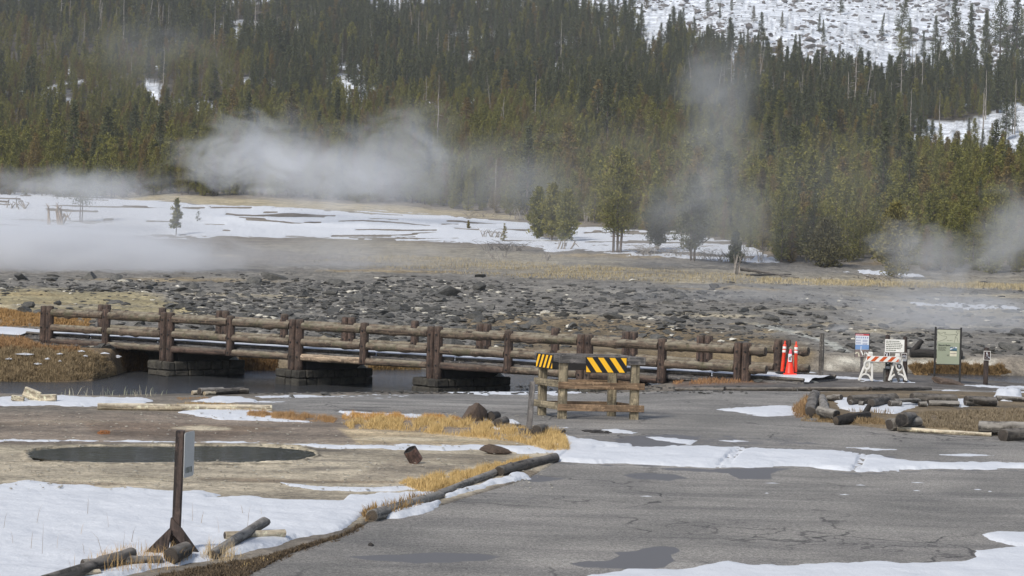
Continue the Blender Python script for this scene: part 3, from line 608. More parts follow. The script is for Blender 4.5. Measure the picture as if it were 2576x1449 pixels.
# crumbs of snow on the bank and asphalt
for (pl_, n_, lb) in [([(640, 990), (1040, 985), (1040, 996), (640, 1004)], 45, 'crumbs of snow among the bank stones'), ([(1550, 1205), (2500, 1215), (2500, 1260), (1500, 1240)], 9, 'small scraps of snow scattered on the dry asphalt')]:
    P = np.array(pl_); Vc = []; Fc = []
    for _ in range(n_):
        q = g(rng.uniform(P[:, 0].min(), P[:, 0].max()), rng.uniform(P[:, 1].min(), P[:, 1].max()), 19, 60); r1, r2 = rng.uniform(.03, .12), rng.uniform(.02, .05); b = len(Vc)
        Vc.append((q.x, q.y, q.z + .012))
        for j in range(8): an = j * .785; k = rng.uniform(.6, 1.1); Vc.append((q.x + r1 * k * math.cos(an), q.y + r2 * k * math.sin(an), q.z + .002))
        Fc += [(b, b + 1 + j, b + 1 + (j + 1) % 8) for j in range(8)]
    tag(np_obj('snow', Vc, Fc, M['snow']), lb, 'snow', kind='stuff')
_lr = rows
def T(x, y):
    x = np.atleast_1d(np.asarray(x, float)); y = np.atleast_1d(np.asarray(y, float)); a = x / np.maximum(y, 1)
    i = np.clip(np.searchsorted(_lr, y) - 1, 0, len(_lr) - 2); j = np.clip(np.searchsorted(acol, a) - 1, 0, len(acol) - 2)
    t = np.clip((y - _lr[i]) / (_lr[i + 1] - _lr[i]), 0, 1); s = np.clip((a - acol[j]) / (acol[j + 1] - acol[j]), 0, 1)
    return (TOP[i, j] * (1 - s) + TOP[i, j + 1] * s) * (1 - t) + (TOP[i + 1, j] * (1 - s) + TOP[i + 1, j + 1] * s) * t
def gz(x, y):
    """real ground height incl. lot/ground relief, approx"""
    return float(T([x], [y])[0])
# ================================================================== bridge
D = Vector((.875, -.484, 0)); Nn = Vector((.484, .875, 0)); UP = Vector((0, 0, 1))
KX = [(-13.9, 65.6), (-9.94, 63.4), (-5.99, 61.2), (-2.04, 59.1), (1.94, 56.9), (5.80, 54.7)]
K = [Vector((x, y, 0)) for x, y in KX]; WID = 2.65
br = empty('log_bridge', K[3] + Nn * 1.3, 'brown log footbridge on stone piers spanning the dark river', 'bridge')
def post(p, z0, z1, r=.115, seed=0):
    m = MB(); m.tube([(p.x, p.y, z0), (p.x, p.y, z1)], [r * 1.03, r * .97], 12, 0, 1, .05, .02, seed=seed)
    for zz in (z1 - .2, z1 - .62, z1 - 1.03):     # bolt washers
        c = Vector((p.x, p.y, zz)) - Nn * (r * 1.0); m.tube([c, c - Nn * .02], .026, 8, 1)
    return m.build('post', [M['post'], M['char']], br, True)
def rail(p0, p1, z, r, mat='rail', seed=0, name='rail'):
    m = MB(); m.tube([p0 + UP * z, p1 + UP * z], [r, r * .95], 14, 0, 1, .06, knots=5, seed=seed); return m.build(name, [M[mat]], br, True)
sd = 100
for side in (0, 1):
    O = Nn * (WID * side) - UP * (.08 * side)
    for k in range(6):
        z0 = (-.5 if 0 < k < 5 else -.42) if side == 0 else -.45
        if k == 0 and side == 0: z0 = -.42
        post(K[k] + O - D * .115, z0, .885, seed=sd); post(K[k] + O + D * .115, z0, .89, .12, seed=sd + 1); sd += 2
        if k < 5:
            mid = (K[k] + K[k + 1]) / 2 + O
            if side == 1 and k == 4: post(mid - D * .115, -.25, .885, seed=sd); post(mid + D * .115, -.25, .885, seed=sd + 9)
            else: post(mid, -.22, .885, .12, seed=sd)
            for (s0, s1) in ((K[k] + O + D * .22, mid - D * .11), (mid + D * .11, K[k + 1] + O - D * .22)):
                sd += 3
                rail(s0, s1, .715, .115, seed=sd); rail(s0, s1, .265, .11, seed=sd + 1)
                if not (k == 4 and s1 != mid - D * .11): rail(s0, s1, -.15, .1, 'bleach' if (k == 2 and s0 == K[2] + D * .22) else 'post' if sd % 2 else 'rail', seed=sd + 2, name='lower_rail')
    # rail stubs past the last posts
    rail(K[5] + O + D * .22, K[5] + O + D * (.62 + .1 * side), .715, .115, seed=5); rail(K[5] + O + D * .22, K[5] + O + D * (.65 + .1 * side), .265, .11, seed=6)
    if side: rail(K[0] + O - D * .22, K[0] + O - D * .7, .715, .11, seed=7)
# deck, curb on blocks, stringers
A0 = K[0] - D * 1.0; A1 = K[5] + D * 1.6; mdk = (A0 + A1) / 2 + Nn * WID / 2
m = MB(); m.box(mdk + UP * -.07, (A1 - A0) / 2, Nn * (WID / 2 - .14), UP * .06, bev=.01); m.build('deck', M['timber_grey'], br)
for side in (0, 1):
    o = Nn * (.22 if side == 0 else WID - .22); m = MB()
    L = (A1 - A0).length; nseg = 10
    for i in range(nseg):
        a_ = A0 + D * (L * i / nseg + .03) + o; b_ = A0 + D * (L * (i + 1) / nseg - .03) + o
        m.tube([a_ + UP * .05, b_ + UP * .05], .045, 8, 0, 1, .12, seed=i)
    for i in range(60):
        c = A0 + D * (L * (i + .5) / 60) + o; m.box(c + UP * -.035, D * random.uniform(.08, .15), Nn * .05, UP * .045, bev=.01)
    m.build('curb', M['darklog'], br, True)
for o in (.3, .95, 1.7, WID - .3):
    m = MB(); m.beam(A0 + Nn * o + UP * -.185, A1 + Nn * o + UP * -.185, .2, .11); m.build('stringer', M['char'], br)
# piers built of coursed stone
def masonry(m, c, ax, ay, hx, hy, z0, z1, rows_, jit=.03, mi=0):
    """hx, hy half sizes along unit axes ax, ay; faces built of separate chamfered stones around a core"""
    m.box(Vector((c.x, c.y, (z0 + z1) / 2)), ax * (hx - .12), ay * (hy - .12), UP * ((z1 - z0) / 2 - .02), mi)
    zz = z0; hs = [random.uniform(.8, 1.3) for _ in range(rows_)]; t = sum(hs); hs = [h * (z1 - z0) / t for h in hs]
    for h in hs:
        for (f, g_, hf, hg) in ((ax, ay, hx, hy), (ay, ax, hy, hx)):
            for sg in (-1, 1):
                u = -hf
                while u < hf - .02:
                    w = min(random.uniform(.22, .55), hf - u)
                    if hf - u - w < .15: w = hf - u
                    cc = Vector((c.x, c.y, zz + h / 2)) + f * (u + w / 2) + g_ * sg * (hg - .13)
                    m.box(cc, f * (w / 2 - .008), g_ * (.13 + random.uniform(0, jit)), UP * (h / 2 - .008), mi, .03, .012); u += w
        zz += h
ax = Vector((.72, .694, 0)); ay = Vector((.694, -.72, 0))
for k in (1, 2, 3, 4):
    m = MB(); c = K[k] + Nn * 1.23 + D * .16
    masonry(m, c, ax, ay, 1.38, .5, -1.2, -.5, 3); m.build('pier', M['masonry'], br)
    m = MB(); m.box(c + UP * -.31 + Nn * .12, ax * 1.0, ay * .34, UP * .2, bev=.02); m.build('pier_cap', M['shadedconcrete'], br)  # cap concrete coloured darker to carry the shade under the deck
m = MB(); masonry(m, K[0] - D * .9 + Nn * 1.0, D, Nn, .75, 1.7, -1.2, -.12, 4); m.build('abutment', M['masonry'], br)
m = MB(); masonry(m, K[5] + D * 1.2 + Nn * 1.2, D, Nn, 1.1, 1.6, -1.2, -.14, 4); m.build('abutment', M['masonry'], br)
# deck snow
def strip_snow(name, P0, P1, h0, h1, side_v, z, th, label, n=60):
    V = []; m_ = 9
    for i in range(n + 1):
        c = P0.lerp(P1, i / n)
        for j in range(m_ + 1):
            t = h0 + (h1 - h0) * j / m_; t += (.08 * (vn(np.array([i * .31]), np.array([j * .2 + z]), 4)[0] - .5)) if j in (0, m_) else 0
            e = min(1, min(j, m_ - j) / 1.0); V.append(tuple(c + side_v * t + UP * (z - .01 + th * e * (.7 + .6 * vn(np.array([i * .5]), np.array([j * .6]), 8)[0]))))
    o = np_obj(name, V, grid_faces(n + 1, m_ + 1)[:, ::-1] if side_v.cross(P1 - P0).z > 0 else grid_faces(n + 1, m_ + 1), M['snow']); tag(o, label, 'snow', kind='stuff'); return o
strip_snow('snow', A0, A1, .5, WID - .3, Nn, .0, .09, 'snow lying on the deck of the log bridge')
# approach path at the left end of the bridge
ap = empty('approach_walkway', K[0] - D * 4, 'low walkway leading off the left end of the bridge with stained concrete edge', 'walkway')
B0 = K[0] - D * 9; B1 = K[0] - D * 1.02
m = MB(); m.box((B0 + B1) / 2 + Nn * 1.3 + UP * -.1, (B1 - B0) / 2, Nn * 1.4, UP * .09, bev=.01); m.build('walk_slab', M['concrete'], ap)
m = MB(); m.box((B0 + B1) / 2 + Nn * .1 + UP * -.35, (B1 - B0) / 2 - D * .1, Nn * .12, UP * .16, bev=.02); m.build('edge_wall', M['concrete'], ap)
m = MB(); c = K[0] - D * 1.95 - Nn * .05 + UP * -.36
pts = [c + D * x_ + UP * z_ for x_, z_ in ((-.75, -.16), (.5, -.2), (.45, .0), (.2, .05), (.1, .15), (-.05, .04), (-.35, .02), (-.6, -.08))]
m.add(pts + [p + Nn * .05 for p in pts], [tuple(range(8))] + [(i, (i + 1) % 8, 8 + (i + 1) % 8, 8 + i) for i in range(8)]); m.build('lichen_stain', M['orangestain'], ap)
strip_snow('snow', B0, B1, -.05, 2.6, Nn, .0, .06, 'snow on the walkway left of the bridge', 30)
for k in (1, 2, 3, 4):
    c = K[k] + Nn * 1.23 + ax * 1.12 + D * .16; V = [(c.x, c.y, -.33)]; Fc = []
    for r_ in (0, 1, 2):
        for j in range(14):
            an = j * .4488; q = c + ax * (math.cos(an) * .26 * (r_ + 1) / 3) + ay * (math.sin(an) * .42 * (r_ + 1) / 3); V.append((q.x, q.y, (-.345, -.40, -.5)[r_]))
    Fc = [(0, 1 + j, 1 + (j + 1) % 14, 1 + (j + 1) % 14) for j in range(14)]
    mm = MB(); mm.add(V, [(0, 1 + j, 1 + (j + 1) % 14)[::-1] for j in range(14)] + [(1 + r_ * 14 + j, 1 + r_ * 14 + (j + 1) % 14, 15 + r_ * 14 + (j + 1) % 14, 15 + r_ * 14 + j)[::-1] for r_ in (0, 1) for j in range(14)])
    o = mm.build('snow', M['snow'], None, True); tag(o, 'snow cap on the back end of the %s stone pier' % ('leftmost', 'second', 'third', 'rightmost')[k - 1], 'snow', kind='stuff')
# ================================================================== timber barricade
bz = 0.0
P = {'fl': Vector((1.015, 41.5, 0)), 'fr': Vector((2.39, 41.75, 0)), 'bl': Vector((.64, 42.15, 0)), 'brr': Vector((1.99, 42.4, 0))}
bc = empty('timber_barricade', (1.5, 41.9, 0), 'square timber barricade with yellow and black striped panels on the asphalt', 'barricade')
for k_ in P: m = MB(); p = P[k_]; m.box(p + UP * .53, UP * .57, Vector((.08, .01, 0)), Vector((-.01, .08, 0)), bev=.01); m.build('post', M['timber'], bc)
fd = (P['fr'] - P['fl']).normalized(); fn = Vector((fd.y, -fd.x, 0)); sdv = (P['bl'] - P['fl']).normalized(); sn = Vector((-sdv.y, sdv.x, 0)); sn = sn if sn.x < 0 else -sn
for (z, h, mt, th_) in ((1.13, .15, 'timber_grey', .05), (.64, .13, 'timber_brown', .045), (.22, .13, 'timber_brown', .045)):
    e0, e1 = (.12, .12) if z < 1 else (.05, .3)
    m = MB(); m.beam(P['fl'] - fd * .11 + fn * .105 + UP * z, P['fr'] + fd * .17 + fn * .105 + UP * (z - .01), th_, h); m.build('cross_beam', M[mt], bc)
    m = MB(); m.beam(P['fl'] + sn * .105 - sdv * .06 + UP * (z + .015), P['bl'] + sn * .105 + sdv * .12 + UP * (z + .015), th_, h); m.build('side_beam', M['timber' if z < 1 else mt], bc)
    if z < 1: m = MB(); m.beam(P['bl'] - fd * .1 - fn * .105 + UP * z, P['brr'] + fd * .12 - fn * .105 + UP * z, th_, .1); m.build('back_beam', M[mt], bc)
    m = MB(); q0, q1 = P['fr'], P['brr']; m.beam(q0 - sn * .105 + UP * z, q1 - sn * .105 + UP * z, th_, h * .8); m.build('side_beam', M[mt], bc)
m = MB(); m.beam(P['bl'] - fd * .1 - fn * .0 + UP * 1.13, P['brr'] + fd * .2 + UP * 1.12, .06, .14); m.build('back_beam', M['timber_grey'], bc)
def striped(name, c, u, v, n_, w, h, ns, slope, parent, lab, flip=1):
    """panel with its slanting stripes modelled as one mesh in two colours; u right, v up, n_ outwards"""
    b = MB(); b.box(c, u * w / 2, v * h / 2, n_ * .006, 0, .004)
    def clip(poly, fn_):
        out = []
        for i in range(len(poly)):
            a_, b_ = poly[i], poly[(i + 1) % len(poly)]; fa, fb = fn_(a_), fn_(b_)
            if fa >= 0: out.append(a_)
            if (fa < 0) != (fb < 0): t = fa / (fa - fb); out.append((a_[0] + (b_[0] - a_[0]) * t, a_[1] + (b_[1] - a_[1]) * t))
        return out
    per = (w + h * slope) / ns; x = -w / 2 - h * slope
    while x < w / 2 + h * slope:
        q = [(x, h / 2), (x + per / 2, h / 2), (x + per / 2 + h * slope, -h / 2), (x + h * slope, -h / 2)]
        if flip < 0: q = [(-a_, b_) for a_, b_ in q]
        m_ = .012
        for f_ in (lambda p_: p_[0] + w / 2 - m_, lambda p_: w / 2 - m_ - p_[0], lambda p_: p_[1] + h / 2 - m_, lambda p_: h / 2 - m_ - p_[1]):
            q = clip(q, f_)
            if not q: break
        if len(q) > 2:
            vs = [c + u * a_ + v * b_ + n_ * .009 for a_, b_ in q]
            if (vs[1] - vs[0]).cross(vs[2] - vs[0]).dot(n_) < 0: vs = vs[::-1]
            b.add(vs, [tuple(range(len(vs)))], None, 1)
        x += per
    return b
c = P['fl'].lerp(P['fr'], .0) + fd * .80 + fn * .14 + UP * 1.035
o = striped('p', c, fd, UP, fn, .80, .30, 4.6, .72, bc, '').build('striped_panel', [M['sblack'], M['syellow']], bc)
c = P['fl'].lerp(P['bl'], .62) + sn * .14 + UP * 1.06
o = striped('p', c, -sdv, UP, sn, .62, .27, 5.2, .5, bc, '', -1).build('striped_panel', [M['sblack'], M['syellow']], bc)
m = MB(); m.box(P['bl'].lerp(P['brr'], .4) + UP * .98 - fn * .03, fd * .5, fn * .02, UP * .1, bev=.005); m.build('dark_board', M['metal'], bc)
m = MB(); m.box(P['fl'] + fd * .50 + fn * .13 + UP * .96, fd * .05, fn * .004, UP * .035, bev=.002); m.build('yellow_tag', M['syellow'], bc)
# ================================================================== logs
def log(p0, p1, r, label, mat='darklog', group=None, r1=None, knots=3, seed=1, name='log', hollow=False, endm='endd', rough=.09, cat='log', mids=None, seg=16):
    p0 = Vector(p0); p1 = Vector(p1); m = MB(); pts = [p0] + [Vector(q) for q in (mids or [])] + [p1]
    rr = [r + ((r1 or r) - r) * i / (len(pts) - 1) for i in range(len(pts))]
    m.tube(pts, rr, seg, 0, 1, rough, knots=knots, seed=seed, hollow=hollow, capmi=1)
    o = m.build(name, [M[mat], M[endm]], None, True); tag(o, label, cat, group)
    ctr = sum((Vector(v) for v in (p0, p1)), Vector()) / 2
    o.data.transform(Matrix.Translation(-ctr)); o.location = ctr; return o
def L2(a, b, rpx, label, lift=(1, 1), **kw):
    """a log lying on the ground between two picture spots; radius given in metres; ends lifted"""
    r = rpx; p = gr(a[0], a[1], r * lift[0]); q = gr(b[0], b[1], (kw.get('r1') or r) * lift[1]); return log(p, q, r, label, **kw)
L2((936, 1298), (1108, 1246), .078, 'nearest kerb log with its cut end facing the asphalt corner', mat='greylog', seed=11, r1=.06, endm='end', lift=(.7, .5))
L2((1100, 1244), (1262, 1182), .05, 'middle kerb log between snow ridge and golden grass', mat='greylog', seed=12, lift=(.5, .9))
L2((1256, 1186), (1396, 1152), .078, 'farthest kerb log running into the wide snow band', mat='darklog', seed=13, lift=(.8, .5))
# leaning grey log on its cross piece
L2((534, 1396), (664, 1313), .055, 'smooth grey log resting slanted on a split cross piece right of the leaning signpost', mat='greylog', seed=15, lift=(.6, 1.6), r1=.058, knots=2, endm='end')
L2((566, 1347), (716, 1341), .044, 'split wooden cross piece under the slanted grey log', mat='palelog', seed=16, endm='endd', name='log', lift=(.9, .9))
L2((110, 1462), (332, 1394), .058, 'knotty grey fallen log at the bottom left corner', mat='darklog', seed=17, knots=12, r1=.064, lift=(.8, 1.2), rough=.16)
L2((208, 1418), (404, 1408), .045, 'snow-dusted cross piece under the knotty bottom left log', mat='greylog', seed=18, endm='endd', lift=(.9, .7))
L2((180, 1446), (250, 1440), .035, 'pale short split piece at the bottom edge near the knotty log', mat='palelog', seed=19, lift=(.3, .3))
q = gr(430, 1398, .07); log(q, q + Vector((.10, .34, .02)), .082, 'thick round log butt wedged between the legs of the leaning signpost', mat='darklog', seed=21, endm='endd', r1=.078)
# ---- signpost in the foreground
b0 = gr(434, 1388); sp = empty('wooden_signpost', b0, 'dark leaning signpost with splayed plank legs and a grey plate, foreground left', 'signpost')
def L_(x, z, y=0): return b0 + Vector((x, y, z))
s_ = 1 / 238.
def W(px, py, y=0.0):
    p = at(px, py, b0.y + y); return p
m = MB(); m.beam(W(443, 1345), W(454, 1083), .085, .095, up=(0, -1, 0), bev=.006); m.build('post', M['signpost'], sp)
def plank(pts, y, th=.035, name='leg', mat='signpost'):
    f = [W(a_, b_, y) for a_, b_ in pts]; k = [p + Vector((0, th, 0)) for p in f]; n_ = len(f)
    m = MB(); fs = [tuple(range(n_))[::-1], tuple(range(n_, 2 * n_))] + [(i, (i + 1) % n_, n_ + (i + 1) % n_, n_ + i) for i in range(n_)]
    if (f[1] - f[0]).cross(f[2] - f[0]).y > 0: fs = [q_[::-1] for q_ in fs]
    fs = [q_[::-1] for q_ in fs]
    m.add(f + k, fs, [(p.z * .06, p.x, p.y) for p in f + k]); return m.build(name, M[mat], sp)
plank([(429, 1304), (431, 1302), (457, 1330), (504, 1396), (496, 1400), (481, 1397), (440, 1350), (426, 1336)], -.07)
plank([(427, 1328), (434, 1330), (425, 1352), (410, 1388), (400, 1394), (364, 1390), (380, 1374)], -.04)
plank([(428, 1322), (456, 1330), (466, 1400), (428, 1400)], .03, name='shade_fill')  # dark sheet added to stand in for the shade between the legs
plank([(424, 1334), (431, 1334), (420, 1386), (409, 1388)], -.10, .10, 'brace')
# plate: edge turned toward the right
pc = W(462, 1142, -.03); pu = Vector((.2, .98, 0)).normalized()
m = MB(); zl = .235
def rr(w, h, r): return [(sx * (w - r + r * math.cos(t)), sy * (h - r + r * math.sin(t))) for sx, sy, t0 in ((1, 1, 0), (-1, 1, 1), (-1, -1, 2), (1, -1, 3)) for t in [0, .5, 1, 1.57][::(1 if sx * sy > 0 else -1)]]
out = rr(.15, zl, .03); pn = Vector((.98, -.2, 0)); f_ = [pc + pu * a_ + UP * b_ + pn * .062 for a_, b_ in out]; k_ = [p - pn * .004 for p in f_]; n_ = len(f_)
m.add(f_ + k_, [tuple(range(n_)), tuple(range(n_, 2 * n_))[::-1]] + [((i + 1) % n_, i, n_ + i, n_ + (i + 1) % n_) for i in range(n_)]); pt = m.build('sign_plate', M['alu'], sp)
m = MB()
for i in range(5): q = pc + pn * .064 + UP * (-.16 + .0 * i) + pu * (-.09 + .04 * i); m.box(q, pu * .008, UP * .03, pn * .001)
m.build('faded_print', M['ink'], pt)
# ---- hollow charred stump piece lying in the meadow
q = g(1040, 1166); o = log(q + Vector((.045, .0, .03)), q + Vector((-.06, -.06, .21)), .10, 'short hollow burnt log stub tipped on the pale meadow', mat='redd' if 'redd' in M else 'redrock', seed=31, endm='endd', hollow=True, knots=0, name='log_stub', cat='log')
o.data.materials[0] = wood('rusty_log', (84, 62, 54), (120, 92, 80), (60, 48, 44)); o.data.materials[1] = M['char']
# ---- grey plank post beside the barricade
a_ = gr(1322, 1092); pp = empty('plank_post', a_, 'thin grey plank standing upright left of the timber barricade', 'post')
q1 = at(1340, 960, a_.y)
m = MB(); m.beam(a_ + UP * -.05 + Vector((.05, 0, 0)), q1, .10, .04, up=(0, -1, 0)); m.build('upright', M['timber_grey'], pp)
m = MB(); m.beam(a_ + Vector((-.13, -.03, .05)), a_ + Vector((.26, -.02, .06)), .09, .09); m.build('foot', M['timber_grey'], pp)
def butt(px, py, r, dx, dy, label, seed, mat='darklog', lift=1., **kw):
    q = gr(px, py + 0, r * lift); return log(q, q + Vector((dx, dy, .0)), r, label, mat=mat, seed=seed, **kw)
butt(1350, 1084, .095, .12, .5, 'dark round log end at the foot of the grey plank', 41)
butt(1236, 1050, .085, .1, .4, 'upper of two dark round log ends left of the grey plank', 42, 'char')
butt(1253, 1064, .085, .12, .4, 'lower of two dark round log ends left of the grey plank', 43)
L2((1262, 1072), (1308, 1070), .03, 'small half-buried stick beside the snow lump left of the grey plank', mat='greylog', seed=44)
L2((1372, 1088), (1420, 1084), .03, 'thin stick in golden grass right of the grey plank', mat='darklog', seed=45)
# long pale log
L2((246, 1022), (684, 1027), .062, 'long pale barkless log lying across the meadow behind the hot pool', mat='palelog', seed=46, rough=.12, knots=6, endm='endp', seg=14)
# river-edge log bits
L2((502, 985), (560, 983), .085, 'grey log piece at the near river bank with an end facing left', mat='greylog', seed=47, endm='endd')
L2((540, 986), (612, 982), .07, 'dark split log lying on the near river bank', mat='darklog', seed=48)
L2((600, 984), (626, 984), .06, 'short round log end at the right of the river bank logs', mat='darklog', seed=49, endm='endd')
L2((484, 988), (500, 987), .05, 'pale sawn block left of the river bank logs', mat='palelog', seed=50, endm='endp')
L2((514, 990), (540, 989), .045, 'pale sawn block in front of the river bank logs', mat='palelog', seed=51, endm='endp')
for (x_, y_, w_, h_, rot, lb) in ((80, 992, .16, .10, .35, 'tilted pale board at the left river bank'), (120, 1000, .17, .06, -.05, 'low pale sawn block at the left river bank'), (45, 1002, .12, .05, .1, 'grey flat board half under snow at the left edge'), (558, 970, .10, .012, .6, 'thin white tag strip leaning on the river bank logs'), (567, 979, .055, .035, 0, 'small white tag in front of the river bank logs')):
    q = gr(x_, y_, h_); cu = Vector((math.cos(rot), 0, -math.sin(rot))); cv = Vector((math.sin(rot), 0, math.cos(rot))); m = MB(); m.box(q, cu * w_, cv * h_, Vector((0, .05, 0)), 0, .008)
    o = m.build('wooden_board' if h_ > .04 else 'tag', M['palelog'] if h_ > .04 else M['paper']); tag(o, lb, 'board' if h_ > .04 else 'tag')
# ---- right hand log pile
RL = [
 ((2050, 994), (2038, 1036), .115, 'thick bent dark log at the left end of the log pile', dict(mat='darklog', rough=.2)),
 ((2068, 1001), (2073, 1032), .085, 'grey weathered stub standing beside the thick bent dark log', dict(mat='greylog')),
 ((2084, 1001), (2116, 999), .06, 'slim grey log at the back left of the log pile', dict(mat='greylog')),
 ((2139, 1006), (2252, 1002), .10, 'big dark log with its round end facing left in the back row', dict(mat='darklog', rough=.12)),
 ((2138, 1013), (2176, 1003), .05, 'short smooth grey pole leaning in front of the back row', dict(mat='greylog', lift=(1, 2))),
 ((2162, 1014), (2173, 1015), .045, 'small sawn stub under the short grey pole', dict(mat='greylog')),
 ((2192, 1014), (2252, 1002), .08, 'tapered dark log slanting across the back row', dict(mat='darklog', rough=.15)),
 ((2250, 1008), (2330, 1006), .04, 'slim light grey pole lying on the back row', dict(mat='greylog', lift=(2.4, 2.4))),
 ((2238, 1015), (2266, 1015), .06, 'short block under the slim light grey pole', dict(mat='greylog')),
 ((2294, 1001), (2404, 1006), .11, 'thick grey log in the middle of the back row', dict(mat='darklog', rough=.08)),
 ((2312, 1017), (2330, 1017), .055, 'short stub in front of the thick middle log', dict(mat='greylog')),
 ((2336, 1014), (2412, 1016), .06, 'pale low log under the thick middle log', dict(mat='greylog')),
 ((2430, 1007), (2503, 1011), .10, 'dark log with rounded end next to the snow heap', dict(mat='darklog', rough=.14)),
 ((2428, 1014), (2466, 1016), .05, 'pale low block under the dark log beside the snow heap', dict(mat='greylog')),
 ((2506, 1001), (2590, 1005), .055, 'thin grey log running off the right edge behind the snow heap', dict(mat='greylog')),
 ((2074, 1018), (2082, 1040), .085, 'grey split chunk behind the log with the orange heart', dict(mat='greylog', rough=.2)),
 ((2068, 1046), (2092, 1046), .06, 'small pale sawn block in the dry grass of the log pile', dict(mat='greylog')),
 ((2103, 1058), (2186, 1046), .085, 'split black log with a pale end in front of the snow', dict(mat='char', endm='end', rough=.2)),
]
for i, (a_, b_, r_, lb, kw) in enumerate(RL): L2(a_, b_, r_, lb, seed=60 + i, **kw)
q = gr(2104, 1044, .12); log(q, q + Vector((-.28, .35, .05)), .105, 'round log end with an orange heart beside the snow', mat='greylog', endm='char', seed=80)
q = gr(2172, 1048, .02); log(q, q + Vector((.12, .05, .22)), .07, 'dark stump stub rising behind the split black log', mat='char', seed=81, r1=.05)
L2((2238, 1068), (2310, 1062), .115, 'large half-round grey log block supporting the round log', mat='greylog', seed=82, rough=.12, endm='endd')
q = gr(2268, 1056, .24); log(q, q + Vector((.32, .9, -.04)), .128, 'big dark round log end lying on the grey block', mat='darklog', endm='char', seed=83)
L2((2258, 1079), (2494, 1094), .045, 'long pale pole lying along the edge of the asphalt', mat='palelog', seed=84, r1=.038, endm='char', knots=4, lift=(1.2, .8))
L2((2464, 1074), (2600, 1077), .115, 'flattened grey beam-like log at the right edge', mat='greylog', seed=85, lift=(1.2, 1.2))
q = gr(2522, 1095, .10); log(q, q + Vector((.45, .3, 0)), .115, 'round brown log end below the beam-like log', mat='darklog', seed=86)
q = g(2160, 1006); mm = MB()
# far kerb logs
for i, (x0, x1) in enumerate(((1700, 1822), (1826, 2004), (2008, 2186), (2190, 2340))):
    ya = 980 - (x0 - 1700) * .004; L2((x0, ya), (x1, 980.5 - (x1 - 1700) * .004), .05, ('leftmost far kerb log at the bridge end', 'second far kerb log below the cones', 'third far kerb log below the folding barricade', 'rightmost far kerb log below the map sign')[i], mat='darklog', seed=90 + i, lift=(.9, .9), rough=.14)
# ================================================================== markers by the bridge end
def lathe(m, c, prof, seg=20, mi=0, axis=UP, mis=None):
    vs = []; X_ = Vector((1, 0, 0)); X_ = (X_ - axis * X_.dot(axis)).normalized(); Y_ = axis.cross(X_)
    for r, z in prof:
        for j in range(seg): an = 6.28318 * j / seg; vs.append(c + axis * z + (X_ * math.cos(an) + Y_ * math.sin(an)) * r)
    fs = [(i * seg + j, i * seg + (j + 1) % seg, (i + 1) * seg + (j + 1) % seg, (i + 1) * seg + j) for i in range(len(prof) - 1) for j in range(seg)]
    fs.append(tuple(range((len(prof) - 1) * seg, len(prof) * seg))); fs.append(tuple(range(seg))[::-1]); mm = []
    for i in range(len(prof) - 1): mm += [(mis[i] if mis else mi)] * seg
    m.add(vs, fs, None, mm + [mis[-1] if mis else mi, mis[0] if mis else mi]); return m
def delineator(px, py, lean, label):
    b = at(px, py, 56.1); t = empty('delineator_post', b, label, 'traffic marker', 'orange delineators by the bridge end'); axs = Vector((lean, 0, 1)).normalized()
    m = MB(); lathe(m, b, [(.17, 0), (.17, .025), (.12, .04), (.06, .05)], 8); m.build('base', M['rubber'], t, True)
    m = MB(); prof = [(.048, .03), (.048, .56), (.053, .565), (.053, .63), (.048, .635), (.048, .655), (.053, .66), (.053, .725), (.048, .73), (.048, .76), (.03, .79), (.018, .80), (.018, .815), (.03, .825), (.022, .85), (.022, .865), (.01, .88)]
    lathe(m, b, [(r * .92, z * .95) for r, z in prof], 16, 0, axs, [0, 0, 1, 0, 0, 0, 1] + [0] * 10); m.build('tube', [M['orange'], M['reflw']], t, True)
delineator(1967, 939, .075, 'left orange delineator, leaning, beside the traffic cone')
delineator(2001, 941, .0, 'right orange delineator, upright, beside the traffic cone')
b = at(1986, 942, 56.0); t = empty('traffic_cone', b, 'bright orange traffic cone with a sticker between two delineators', 'cone')
m = MB(); m.box(b + UP * .018, Vector((.17, 0, 0)), Vector((0, .17, 0)), UP * .018, 0, .01); m.build('base', M['cone'], t)
m = MB(); lathe(m, b, [(.125, .036), (.115, .05), (.06, .42), (.058, .43), (.036, .60), (.022, .64), (.015, .65)], 20, 0, Vector((.02, 0, 1)).normalized(), [0, 0, 0, 2, 2, 2, 2]); m.build('cone_body', [M['cone'], M['reflw'], M['pink']], t, True)
m = MB(); m.box(b + Vector((-.01, -.088, .43)), Vector((.045, 0, 0)), Vector((0, .003, 0)), Vector((0, .012, .1)), 0, .002); m.build('sticker', M['paper'], t)
m = MB(); m.box(b + Vector((-.01, -.094, .41)), Vector((.03, 0, 0)), Vector((0, .002, 0)), Vector((0, .008, .045)), 0, .001); m.box(b + Vector((.015, -.094, .46)), Vector((.015, 0, 0)), Vector((0, .002, 0)), Vector((0, .004, .02)), 0, .001); m.build('sticker_print', M['photo'], t)
p = g(2064, 958); t_ = at(2068.5, 838, p.y); o = log(p - UP * .1, t_, .068, 'weathered round wooden post between the cone and the info board', mat='greylog', seed=95, r1=.058, name='wooden_post', cat='post', rough=.12)
